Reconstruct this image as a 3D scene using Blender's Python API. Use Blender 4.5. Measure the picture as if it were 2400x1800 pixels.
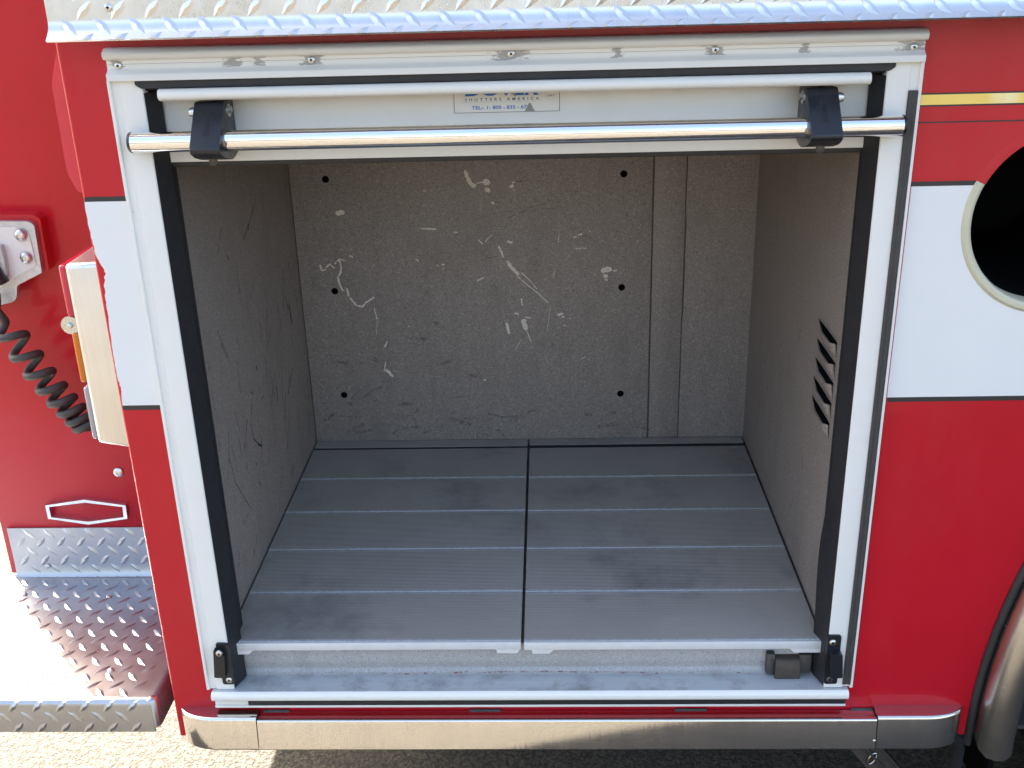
import bpy, bmesh, math, random
from mathutils import Vector, Matrix
random.seed(7)
for o in list(bpy.data.objects): bpy.data.objects.remove(o)
SC = bpy.context.scene
COL = SC.collection

# ------------------------------------------------------------------ camera
cam_d = bpy.data.cameras.new('camera'); cam = bpy.data.objects.new('camera', cam_d); COL.objects.link(cam)
FWD = Vector((-0.03597, 0.92372, -0.38138)); RI = Vector((0.99926, 0.02802, -0.02640)); UP = Vector((0.01370, 0.38204, 0.92404))
cam.matrix_world = Matrix((( RI.x, UP.x, -FWD.x, 0.04875), (RI.y, UP.y, -FWD.y, -1.50392), (RI.z, UP.z, -FWD.z, 1.18743), (0, 0, 0, 1)))
cam_d.sensor_fit = 'HORIZONTAL'; cam_d.sensor_width = 36; cam_d.lens = 37.715
cam_d.clip_start = 0.05; cam_d.clip_end = 500
SC.camera = cam

# ------------------------------------------------------------------ sky and sun: open shade on this side, sun behind the truck and to the left
SUN_EL = math.radians(36); SUN_AZ = math.atan2(-0.67, 0.74)
w = bpy.data.worlds.new('World'); SC.world = w; w.use_nodes = True
wn = w.node_tree; sky = wn.nodes.new('ShaderNodeTexSky'); sky.sky_type = 'NISHITA'; sky.sun_disc = False
sky.sun_elevation = SUN_EL; sky.sun_rotation = SUN_AZ; sky.air_density = 1.0; sky.dust_density = 5.5; sky.ozone_density = 0.0
bg = wn.nodes['Background']; bg.inputs[1].default_value = 0.055
wn.links.new(sky.outputs[0], bg.inputs[0])
sd = bpy.data.lights.new('sun', 'SUN'); sd.energy = 5.0; sd.angle = math.radians(0.5); sd.color = (1.0, 0.90, 0.75)
sun = bpy.data.objects.new('sun', sd); COL.objects.link(sun)
tosun = Vector((math.sin(SUN_AZ) * math.cos(SUN_EL), math.cos(SUN_AZ) * math.cos(SUN_EL), math.sin(SUN_EL)))
sun.rotation_euler = tosun.to_track_quat('Z', 'Y').to_euler(); sun.location = (-8, 9, 9)
SC.view_settings.view_transform = 'Standard'; SC.view_settings.look = 'None'; SC.view_settings.gamma = 1
SC.view_settings.exposure = 3.75
SC.render.engine = 'CYCLES'; SC.cycles.max_bounces = 10; SC.cycles.diffuse_bounces = 5; SC.cycles.glossy_bounces = 6
SC.cycles.use_denoising = True; SC.cycles.sample_clamp_indirect = 6
SC.cycles.caustics_reflective = False; SC.cycles.caustics_refractive = False

# ------------------------------------------------------------------ materials
class NT:
    def __init__(s, name):
        s.m = bpy.data.materials.new(name); s.m.use_nodes = True; s.t = s.m.node_tree; s.b = s.t.nodes['Principled BSDF']
        s.tc = s.t.nodes.new('ShaderNodeTexCoord')
    def n(s, typ, **kw):
        x = s.t.nodes.new('ShaderNode' + typ)
        for k, v in kw.items():
            if k.startswith('i_'): x.inputs[int(k[2:]) if k[2:].isdigit() else k[2:].replace('_', ' ')].default_value = v
            else: setattr(x, k, v)
        return x
    def l(s, a, b): s.t.links.new(a, b)
    def coord(s, scale=(1, 1, 1), loc=(0, 0, 0)):
        mp = s.n('Mapping'); mp.inputs['Scale'].default_value = scale; mp.inputs['Location'].default_value = loc
        s.l(s.tc.outputs['Object'], mp.inputs[0]); return mp.outputs[0]
    def noise(s, scale, detail=3, rough=0.5, vec=None):
        x = s.n('TexNoise'); x.inputs['Scale'].default_value = scale; x.inputs['Detail'].default_value = detail; x.inputs['Roughness'].default_value = rough
        s.l(vec if vec else s.tc.outputs['Object'], x.inputs['Vector']); return x.outputs[0]
    def ramp(s, fac, stops):
        r = s.n('ValToRGB'); e = r.color_ramp.elements
        while len(e) < len(stops): e.new(0.5)
        for q, (p, c) in zip(e, stops):
            q.position = p; q.color = (c, c, c, 1) if isinstance(c, (int, float)) else (*c, 1)
        s.l(fac, r.inputs[0]); return r.outputs[0]
    def mix(s, fac, a, b, mode='MIX'):
        x = s.n('Mix'); x.data_type = 'RGBA'; x.blend_type = mode
        for sock, v in ((x.inputs[0], fac), (x.inputs[6], a), (x.inputs[7], b)):
            if hasattr(v, 'links'): s.l(v, sock)
            elif isinstance(v, (int, float)): sock.default_value = v if sock.type == 'VALUE' else (v, v, v, 1)
            else: sock.default_value = (*v, 1)
        return x.outputs[2]
    def math(s, op, a, b=None):
        x = s.n('Math'); x.operation = op
        for i, v in enumerate((a, b)):
            if v is None: continue
            if hasattr(v, 'links'): s.l(v, x.inputs[i])
            else: x.inputs[i].default_value = v
        return x.outputs[0]
    def bump(s, h, strength=0.3, dist=0.001, prev=None):
        x = s.n('Bump'); x.inputs['Strength'].default_value = strength; x.inputs['Distance'].default_value = dist
        s.l(h, x.inputs['Height'])
        if prev: s.l(prev, x.inputs['Normal'])
        s.l(x.outputs[0], s.b.inputs['Normal']); return x.outputs[0]
    def set(s, **kw):
        for k, v in kw.items():
            i = s.b.inputs[k.replace('_', ' ')]
            if hasattr(v, 'links'): s.l(v, i)
            elif isinstance(v, tuple): i.default_value = (*v, 1) if i.type == 'RGBA' else v
            else: i.default_value = v
        return s

M = {}
def simple(name, col, rough=0.5, metal=0.0, var=0.08, vscale=30, bump=0.0, bscale=400, **kw):
    t = NT(name)
    nz = t.noise(vscale, 4)
    t.set(Base_Color=t.mix(nz, tuple(c * (1 - var) for c in col), tuple(min(1, c * (1 + var)) for c in col)), Metallic=metal)
    t.set(Roughness=t.ramp(t.noise(vscale * 2.3, 3), [(0.3, max(0, rough - 0.05)), (0.7, min(1, rough + 0.06))]))
    if bump: t.bump(t.noise(bscale, 2), bump, 0.0006)
    t.set(**kw); M[name] = t.m; return t
# truck paint
t = NT('red_paint')
c = t.mix(t.ramp(t.noise(3.0, 6, 0.6), [(0.3, 0), (0.75, 1)]), (0.49, 0.004, 0.014), (0.56, 0.008, 0.021))
dust = t.math('MULTIPLY', t.ramp(t.noise(520, 2, 0.6), [(0.66, 0), (0.74, 1)]), t.ramp(t.noise(4, 5, 0.65), [(0.45, 0), (0.70, 0.35)]))
film = t.ramp(t.noise(1.0, 6, 0.7, t.coord((7, 7, 2.5))), [(0.50, 0), (0.80, 0.10)])
c = t.mix(film, t.mix(dust, c, (0.50, 0.20, 0.17)), (0.42, 0.16, 0.14))
t.set(Base_Color=c, Roughness=0.35, Specular_IOR_Level=0.35, Coat_Weight=0.22, Coat_Roughness=t.ramp(t.noise(9, 5, 0.7), [(0.35, 0.02), (0.7, 0.12)]))
t.bump(t.noise(160, 2), 0.035, 0.0006); M['red_paint'] = t.m
# white extrusions, dirt in long streaks
t = NT('white_paint')
d1 = t.ramp(t.noise(1.0, 6, 0.65, t.coord((14, 60, 14))), [(0.52, 0), (0.80, 0.35)])
d2 = t.ramp(t.noise(260, 2), [(0.70, 0), (0.76, 0.5)])
d3 = t.ramp(t.noise(6, 3), [(0.45, 0), (0.6, 1)])
t.set(Base_Color=t.mix(t.math('MULTIPLY', d2, d3), t.mix(d1, (0.81, 0.787, 0.735), (0.70, 0.66, 0.58)), (0.42, 0.37, 0.31)), Roughness=0.33); M['white_paint'] = t.m
# header: same paint with bare, scuffed metal round the screws
t = NT('white_worn')
SCREW_X = (-0.531, -0.267, 0.002, 0.2735, 0.534)
sx = t.n('SeparateXYZ'); t.l(t.tc.outputs['Object'], sx.inputs[0])
acc = None
for px, wd in list(zip(SCREW_X, (0.022, 0.034, 0.06, 0.03, 0.042))) + [(-0.375, 0.03), (-0.34, 0.02), (0.145, 0.016), (0.392, 0.016)]:
    g = t.math('SUBTRACT', 1.0, t.math('DIVIDE', t.math('ABSOLUTE', t.math('SUBTRACT', sx.outputs[0], px)), wd))
    acc = g if acc is None else t.math('MAXIMUM', acc, g)
zin = t.math('SUBTRACT', 1.0, t.math('DIVIDE', t.math('ABSOLUTE', t.math('SUBTRACT', sx.outputs[2], 1.0465)), 0.0085))
acc = t.math('MINIMUM', acc, t.math('MULTIPLY', zin, 2.0))
nz = t.noise(1.0, 6, 0.7, t.coord((70, 200, 260)))
wear = t.ramp(t.math('ADD', t.math('MULTIPLY', acc, 0.50), nz), [(0.80, 0), (0.87, 1)])
streak = t.ramp(t.noise(1.0, 5, 0.6, t.coord((12, 300, 420))), [(0.66, 0), (0.72, 0.75)])
wear = t.math('MAXIMUM', wear, t.math('MULTIPLY', streak, t.ramp(t.noise(9, 2), [(0.5, 0), (0.6, 1)])))
t.set(Base_Color=t.mix(wear, (0.80, 0.785, 0.75), t.mix(t.noise(900, 2), (0.22, 0.20, 0.19), (0.55, 0.53, 0.51))), Roughness=0.36); M['white_worn'] = t.m
simple('cream_vinyl', (0.60, 0.56, 0.40), 0.4, var=0.12, vscale=25)
simple('white_vinyl', (0.80, 0.79, 0.77), 0.35, var=0.03, vscale=8)
simple('black_tape', (0.025, 0.025, 0.025), 0.45)
simple('black_rubber', (0.016, 0.016, 0.018), 0.55, var=0.3, vscale=40, bump=0.15, bscale=700)
simple('grey_rubber', (0.045, 0.043, 0.040), 0.6, var=0.3, vscale=60, bump=0.15, bscale=700)
simple('black_plastic', (0.012, 0.014, 0.018), 0.32, var=0.2, bump=0.12, bscale=1500)
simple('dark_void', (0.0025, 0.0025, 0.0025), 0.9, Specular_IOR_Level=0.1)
simple('chrome', (0.86, 0.86, 0.86), 0.07, 1.0, var=0.02)
simple('zinc', (0.62, 0.62, 0.60), 0.3, 1.0, var=0.15, vscale=300)
simple('cast_metal', (0.55, 0.55, 0.56), 0.5, 0.85, var=0.25, vscale=120, bump=0.6, bscale=500)
simple('dark_steel', (0.10, 0.095, 0.09), 0.55, 0.6, var=0.3, vscale=60, bump=0.3, bscale=300)
simple('step_grey', (0.16, 0.16, 0.165), 0.5, 0.15, var=0.3, vscale=40, bump=0.3, bscale=300)
simple('rust_steel', (0.075, 0.060, 0.048), 0.7, 0.2, var=0.35, vscale=60, bump=0.3, bscale=300)
simple('brown_edge', (0.16, 0.09, 0.05), 0.7)
simple('sticker', (0.80, 0.78, 0.72), 0.4, var=0.05)
simple('blue_ink', (0.015, 0.14, 0.50), 0.5); simple('slate_ink', (0.07, 0.12, 0.28), 0.5); simple('pale_ink', (0.50, 0.53, 0.60), 0.5)
simple('torn_grey', (0.30, 0.28, 0.26), 0.6, var=0.3, vscale=300)
t = simple('chip_paint', (0.80, 0.71, 0.60), 0.7, var=0.25, vscale=200); t.set(Alpha=t.ramp(t.noise(230, 3, 0.7), [(0.34, 0), (0.42, 1)]))
t = simple('faint_scuff', (0.10, 0.088, 0.08), 0.7, var=0.3, vscale=200); t.set(Alpha=t.ramp(t.noise(90, 5, 0.8), [(0.42, 0), (0.66, 0.5)]))
t = simple('red_rub', (0.42, 0.03, 0.05), 0.6); t.set(Alpha=t.ramp(t.noise(120, 4, 0.75), [(0.52, 0), (0.62, 0.5)]))
t = simple('scuff_black', (0.05, 0.046, 0.043), 0.7, var=0.4, vscale=200); t.set(Alpha=t.ramp(t.noise(150, 4, 0.75), [(0.32, 0), (0.52, 0.9)]))
simple('gap_shade', (0.02, 0.019, 0.018), 0.9, var=0.4, vscale=90)
simple('mat_edge', (0.66, 0.65, 0.63), 0.5, var=0.1, vscale=50)
simple('amber_lens', (0.85, 0.22, 0.01), 0.12, Transmission_Weight=0.25)
simple('red_lens', (0.80, 0.02, 0.06), 0.08, Transmission_Weight=0.25, Coat_Weight=0.5)
simple('clear_lens', (0.85, 0.85, 0.85), 0.1, Transmission_Weight=0.6)
# brushed / polished aluminium
def alu(name, base, r0, r1, sc, bs, amt=0.15):
    t = NT(name); v = t.coord(sc)
    n1 = t.noise(1.0, 5, 0.6, v); n2 = t.noise(11, 4)
    t.set(Base_Color=t.mix(t.mix(0.5, n1, n2), tuple(c * 0.70 for c in base), tuple(min(1, c * 1.1) for c in base)), Metallic=1.0,
          Roughness=t.ramp(t.mix(0.5, n1, n2), [(0.32, r0), (0.68, r1)])); t.bump(n1, bs, amt * 0.001); M[name] = t.m
alu('polished_alu', (0.82, 0.80, 0.76), 0.05, 0.16, (190, 60, 7), 0.5, 0.35)
alu('tread_worn', (0.50, 0.51, 0.53), 0.26, 0.38, (60, 40, 40), 0.25, 0.4); M['tread_worn'].node_tree.nodes['Principled BSDF'].inputs['Metallic'].default_value = 0.95
alu('brushed_alu', (0.80, 0.79, 0.77), 0.30, 0.42, (300, 300, 6), 0.2)
alu('tread_alu', (0.76, 0.75, 0.735), 0.22, 0.36, (60, 40, 40), 0.30, 0.5)
alu('stainless', (0.46, 0.45, 0.43), 0.20, 0.28, (30, 30, 220), 0.0)
t = NT('sill_alu'); n1 = t.noise(1.0, 6, 0.7, t.coord((7, 160, 60))); n2 = t.noise(16, 6, 0.7)
t.set(Base_Color=t.mix(t.ramp(n2, [(0.48, 0), (0.70, 0.7)]), t.mix(n1, (0.40, 0.42, 0.44), (0.60, 0.62, 0.64)), (0.19, 0.175, 0.16)), Metallic=0.2, Roughness=t.ramp(n1, [(0.3, 0.42), (0.7, 0.6)]))
t.bump(n1, 0.25, 0.0002); M['sill_alu'] = t.m
# speckled liner paint
def speckle(name, a, b, dark, light, rough=0.55):
    t = NT(name)
    base = t.mix(t.noise(5, 4), a, b)
    f = t.noise(270, 3, 0.75)
    base = t.mix(t.ramp(f, [(0.56, 0), (0.66, 0.8)]), base, light)
    base = t.mix(t.ramp(t.noise(330, 3, 0.75, t.coord(loc=(3, 1, 7))), [(0.55, 0), (0.64, 0.75)]), base, dark)
    smudge = t.ramp(t.mix(0.5, t.noise(2.4, 6, 0.7), t.noise(1.0, 6, 0.7, t.coord((16, 16, 4)))), [(0.50, 0), (0.66, 0.55)])
    base = t.mix(smudge, base, tuple(c * 0.62 for c in a))
    t.set(Base_Color=base, Roughness=rough); t.bump(f, 0.25, 0.0006); M[name] = t.m
speckle('liner_paint', (0.280, 0.234, 0.203), (0.332, 0.280, 0.244), (0.092, 0.076, 0.068), (0.56, 0.49, 0.44))
speckle('riser_paint', (0.36, 0.35, 0.34), (0.44, 0.43, 0.42), (0.20, 0.19, 0.19), (0.60, 0.58, 0.56))
# ribbed composite planks
t = NT('mat_plastic'); n1 = t.noise(7, 5, 0.65); n2 = t.noise(1.0, 4, 0.6, t.coord((10, 120, 1)))
st = t.ramp(t.noise(4, 6, 0.7, t.coord(loc=(5, 0, 0))), [(0.51, 0), (0.70, 0.6)])
base = t.mix(n1, (0.265, 0.240, 0.215), (0.370, 0.338, 0.305)); base = t.mix(st, base, (0.11, 0.11, 0.112))
base = t.mix(t.ramp(t.noise(300, 2, 0.7), [(0.68, 0), (0.75, 0.5)]), base, (0.45, 0.45, 0.46))
t.set(Base_Color=base, Roughness=t.ramp(n2, [(0.3, 0.50), (0.7, 0.64)]), Specular_IOR_Level=0.4); M['mat_plastic'] = t.m
simple('mat_joint', (0.36, 0.36, 0.36), 0.28, var=0.2, vscale=60)
# gold leaf stripe
t = NT('gold_stripe'); v = t.n('TexVoronoi'); v.inputs['Scale'].default_value = 1.0; t.l(t.coord((24, 1, 20)), v.inputs['Vector'])
t.set(Base_Color=t.mix(t.ramp(v.outputs['Distance'], [(0.1, 0), (0.45, 1)]), (0.95, 0.83, 0.46), (0.90, 0.66, 0.17)), Metallic=0.25, Roughness=0.35); M['gold_stripe'] = t.m
# asphalt
t = NT('asphalt'); v = t.n('TexVoronoi'); v.inputs['Scale'].default_value = 150; t.l(t.tc.outputs['Object'], v.inputs['Vector'])
v2 = t.n('TexVoronoi'); v2.inputs['Scale'].default_value = 70; t.l(t.tc.outputs['Object'], v2.inputs['Vector'])
nn = t.noise(130, 6, 0.8); big = t.noise(1.2, 4)
hgt = t.mix(0.5, t.mix(0.5, v.outputs['Distance'], v2.outputs['Distance']), nn)
c = t.mix(t.ramp(v.outputs['Color'], [(0.2, 0), (0.9, 1)]), (0.060, 0.055, 0.047), (0.150, 0.132, 0.106))
c = t.mix(t.ramp(hgt, [(0.47, 0), (0.56, 0.95)]), c, (0.014, 0.013, 0.012))
t.set(Base_Color=t.mix(big, c, t.mix(0.4, c, (0.095, 0.086, 0.070))), Roughness=0.85)
t.bump(t.ramp(hgt, [(0.30, 1), (0.65, 0)]), 1.0, 0.007); M['asphalt'] = t.m

# ------------------------------------------------------------------ geometry helpers
def finish(bm, name, mat, parent=None, ang=35, smooth=True):
    bmesh.ops.remove_doubles(bm, verts=bm.verts, dist=1e-6)
    bmesh.ops.recalc_face_normals(bm, faces=bm.faces)
    me = bpy.data.meshes.new(name); bm.to_mesh(me); bm.free()
    return link(me, name, mat, parent, ang, smooth)
def link(me, name, mat, parent=None, ang=35, smooth=True):
    if mat and not me.materials: me.materials.append(M[mat])
    if smooth:
        me.shade_smooth(); me.set_sharp_from_angle(angle=math.radians(ang))
    o = bpy.data.objects.new(name, me); COL.objects.link(o)
    if parent:
        o.parent = parent; o.matrix_parent_inverse = Matrix.Translation(wloc(parent)).inverted()
    return o
def wloc(o):
    v = Vector(o.location)
    return v                       # part meshes keep world coordinates, so only an Empty carries an offset
def add_box(bm, x0, x1, y0, y1, z0, z1, bev=0.0, seg=2):
    r = bmesh.ops.create_cube(bm, size=1.0); vs = r['verts']
    for v in vs: v.co = Vector(((x0 + x1) / 2 + v.co.x * (x1 - x0), (y0 + y1) / 2 + v.co.y * (y1 - y0), (z0 + z1) / 2 + v.co.z * (z1 - z0)))
    if bev > 0:
        es = list({e for v in vs for e in v.link_edges})
        bmesh.ops.bevel(bm, geom=es, offset=bev, segments=seg, affect='EDGES', profile=0.5)
def box(name, mat, parent, *a, bev=0.0, seg=2):
    bm = bmesh.new(); add_box(bm, *a, bev=bev, seg=seg); return finish(bm, name, mat, parent)
def rnd(poly, r, n=4):
    """round the corners of a 2D polygon; r a number or one per corner"""
    out = []; N = len(poly)
    for i, p in enumerate(poly):
        rr = r[i] if isinstance(r, (list, tuple)) else r
        a = Vector(poly[i - 1]); p_ = Vector(p); b = Vector(poly[(i + 1) % N])
        u = (a - p_); v = (b - p_); m = min(u.length, v.length) * 0.49; rr = min(rr, m)
        if rr < 1e-6: out.append(tuple(p)); continue
        A = p_ + u.normalized() * rr; B = p_ + v.normalized() * rr
        for k in range(n + 1):
            f = k / n; out.append(tuple(A * (1 - f) ** 2 + p_ * 2 * f * (1 - f) + B * f ** 2))
    return out
def add_ext(bm, poly, axis, a, b):
    """extrude a 2D polygon along an axis: 'x' poly=(y,z), 'y' poly=(x,z), 'z' poly=(x,y)"""
    def P(p, t): return {'x': (t, p[0], p[1]), 'y': (p[0], t, p[1]), 'z': (p[0], p[1], t)}[axis]
    A = [bm.verts.new(P(p, a)) for p in poly]; B = [bm.verts.new(P(p, b)) for p in poly]; n = len(poly)
    for i in range(n): bm.faces.new((A[i], A[(i + 1) % n], B[(i + 1) % n], B[i]))
    bm.faces.new(A[::-1]); bm.faces.new(B)
def ext(name, mat, parent, poly, axis, a, b, ang=35):
    bm = bmesh.new(); add_ext(bm, poly, axis, a, b); return finish(bm, name, mat, parent, ang)
def add_tube(bm, pts, r, seg=12, cap=True):
    rings = []; n = len(pts); pts = [Vector(p) for p in pts]; prev = None
    for i, p in enumerate(pts):
        d = (pts[min(i + 1, n - 1)] - pts[max(i - 1, 0)]).normalized()
        if prev is None: s = d.orthogonal().normalized()
        else: s = (prev - d * prev.dot(d)).normalized()
        prev = s; u = d.cross(s); rr = r[i] if isinstance(r, (list, tuple)) else r
        rings.append([bm.verts.new(p + (s * math.cos(t) + u * math.sin(t)) * rr) for t in [2 * math.pi * k / seg for k in range(seg)]])
    for a, b in zip(rings, rings[1:]):
        for k in range(seg): bm.faces.new((a[k], a[(k + 1) % seg], b[(k + 1) % seg], b[k]))
    if cap: bm.faces.new(rings[0][::-1]); bm.faces.new(rings[-1])
def tube(name, mat, parent, pts, r, seg=12):
    bm = bmesh.new(); add_tube(bm, pts, r, seg); return finish(bm, name, mat, parent)
def add_lathe(bm, prof, c, axis, seg=24, a0=0, a1=2 * math.pi, cap=True):
    """prof = (radius, height along axis) ; axis 'x' or 'y' or '-y'"""
    full = abs(a1 - a0 - 2 * math.pi) < 1e-6; n = seg if full else seg + 1; rings = []
    for r, h in prof:
        ring = []
        for k in range(n):
            t = a0 + (a1 - a0) * k / seg; p = (math.cos(t) * r, math.sin(t) * r)
            ring.append(bm.verts.new((c[0] + (h if axis == 'x' else p[0]), c[1] + (p[0] if axis == 'x' else h), c[2] + p[1])))
        rings.append(ring)
    for a, b in zip(rings, rings[1:]):
        for k in range(n if full else n - 1): bm.faces.new((a[k], a[(k + 1) % n], b[(k + 1) % n], b[k]))
    if cap and full:
        for rg in (rings[0], rings[-1]): bm.faces.new(rg)
def lathe(name, mat, parent, prof, c, axis, seg=24, **k):
    bm = bmesh.new(); add_lathe(bm, prof, c, axis, seg, **k); return finish(bm, name, mat, parent)
def plate(name, mat, parent, loops, y0, y1, ang=35):
    """flat plate in x-z with holes, first loop the outline"""
    cu = bpy.data.curves.new('tmp', 'CURVE'); cu.dimensions = '2D'; cu.fill_mode = 'BOTH'; cu.extrude = (y1 - y0) / 2
    for lp in loops:
        sp = cu.splines.new('POLY'); sp.points.add(len(lp) - 1); sp.use_cyclic_u = True
        for p, q in zip(sp.points, lp): p.co = (q[0], q[1], 0, 1)
    ob = bpy.data.objects.new('tmp', cu); COL.objects.link(ob)
    me = bpy.data.meshes.new_from_object(ob.evaluated_get(bpy.context.evaluated_depsgraph_get()))
    bpy.data.objects.remove(ob); bpy.data.curves.remove(cu)
    for v in me.vertices: v.co = Vector((v.co.x, (y0 + y1) / 2 - v.co.z, v.co.y))
    bm = bmesh.new(); bm.from_mesh(me); bpy.data.meshes.remove(me)
    return finish(bm, name, mat, parent, ang)
def circ(cx, cz, r, n=64, a0=0.0, a1=2 * math.pi, end=False):
    return [(cx + r * math.cos(a0 + (a1 - a0) * k / n), cz + r * math.sin(a0 + (a1 - a0) * k / n)) for k in range(n + (1 if end else 0))]
def lettering(name, body, mat, parent, x0, x1, z, h, y, bold=0.0, spacing=1.0):
    cu = bpy.data.curves.new('tmp', 'FONT'); cu.body = body; cu.size = 1.0; cu.offset = bold; cu.space_character = spacing; cu.extrude = 0.0
    ob = bpy.data.objects.new('tmp', cu); COL.objects.link(ob)
    me = bpy.data.meshes.new_from_object(ob.evaluated_get(bpy.context.evaluated_depsgraph_get()))
    bpy.data.objects.remove(ob); bpy.data.curves.remove(cu)
    xs = [v.co.x for v in me.vertices]; ys = [v.co.y for v in me.vertices]; a, b, c, d = min(xs), max(xs), min(ys), max(ys)
    for v in me.vertices: v.co = Vector((x0 + (v.co.x - a) / (b - a) * (x1 - x0), y, z + (v.co.y - c) / (d - c) * h))
    me.materials.clear()
    return link(me, name, mat, parent, smooth=False)
def empty(name, loc, label, cat, group=None):
    o = bpy.data.objects.new(name, None); o.location = loc; o.empty_display_size = 0.1; COL.objects.link(o)
    o['label'] = label; o['category'] = cat
    if group: o['group'] = group
    return o
def tag(o, label, cat, group=None):
    o['label'] = label; o['category'] = cat
    if group: o['group'] = group
    return o
def strokes(name, mat, parent, data, place, jag=0.35):
    """thin irregular flakes along polylines; place(u, v, lift) gives the point on the wall"""
    rs = random.Random(3); bm = bmesh.new()
    for pts, wd in data:
        P = []
        for (a, b) in zip(pts, pts[1:]):
            n = max(2, int((Vector(b) - Vector(a)).length / max(wd * 0.45, 0.0025)))
            P += [Vector(a).lerp(Vector(b), k / n) for k in range(n)]
        P.append(Vector(pts[-1])); L = []; R = []
        d0 = (P[1] - P[0]).normalized(); d1 = (P[-1] - P[-2]).normalized()
        P = [P[0] - d0 * wd * 0.35] + P + [P[-1] + d1 * wd * 0.35]
        for i, p in enumerate(P):
            d = (P[min(i + 1, len(P) - 1)] - P[max(i - 1, 0)]).normalized(); n = Vector((-d.y, d.x))
            e = 0.35 if i in (0, len(P) - 1) else 1.0
            L.append(p + n * wd * 0.5 * e * (1 + rs.uniform(-jag, jag))); R.append(p - n * wd * 0.5 * e * (1 + rs.uniform(-jag, jag)))
        vl = [bm.verts.new(place(q.x, q.y)) for q in L]; vr = [bm.verts.new(place(q.x, q.y)) for q in R]
        for i in range(len(P) - 1): bm.faces.new((vl[i], vl[i + 1], vr[i + 1], vr[i]))
    o = finish(bm, name, mat, parent, smooth=False); o['kind'] = 'stuff'; return o
def screw(parent, c, r, name='screw', mat='zinc', axis='y', cross=True):
    """pan head with a cross recess, facing -y"""
    bm = bmesh.new()
    add_lathe(bm, [(r * 0.98, 0.0015), (r, 0.0), (r * 0.92, -r * 0.22), (r * 0.65, -r * 0.40), (r * 0.3, -r * 0.46)], c, 'y', 18)
    o = finish(bm, name, mat, parent)
    if cross:
        bm = bmesh.new(); q = r * 0.42; th = r * 0.13; y = c[1] - r * 0.47
        add_box(bm, c[0] - q, c[0] + q, y - 0.00012, y + 0.0005, c[2] - th, c[2] + th); me = None
        add_box(bm, c[0] - th, c[0] + th, y - 0.00018, y + 0.0004, c[2] - q, c[2] + q)
        bmesh.ops.rotate(bm, verts=bm.verts, cent=c, matrix=Matrix.Rotation(random.uniform(0, 1.5), 3, 'Y'))
        me = bpy.data.meshes.new('recess'); bm.to_mesh(me); bm.free()
        # recess joined into the head as a second material so that the screw stays one part
        o.data.materials.append(M['dark_void']); b2 = bmesh.new(); b2.from_mesh(o.data); n0 = len(b2.faces); b2.from_mesh(me)
        b2.faces.ensure_lookup_table()
        for f in list(b2.faces)[n0:]: f.material_index = 1
        b2.to_mesh(o.data); b2.free(); bpy.data.meshes.remove(me)
    return o

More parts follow.
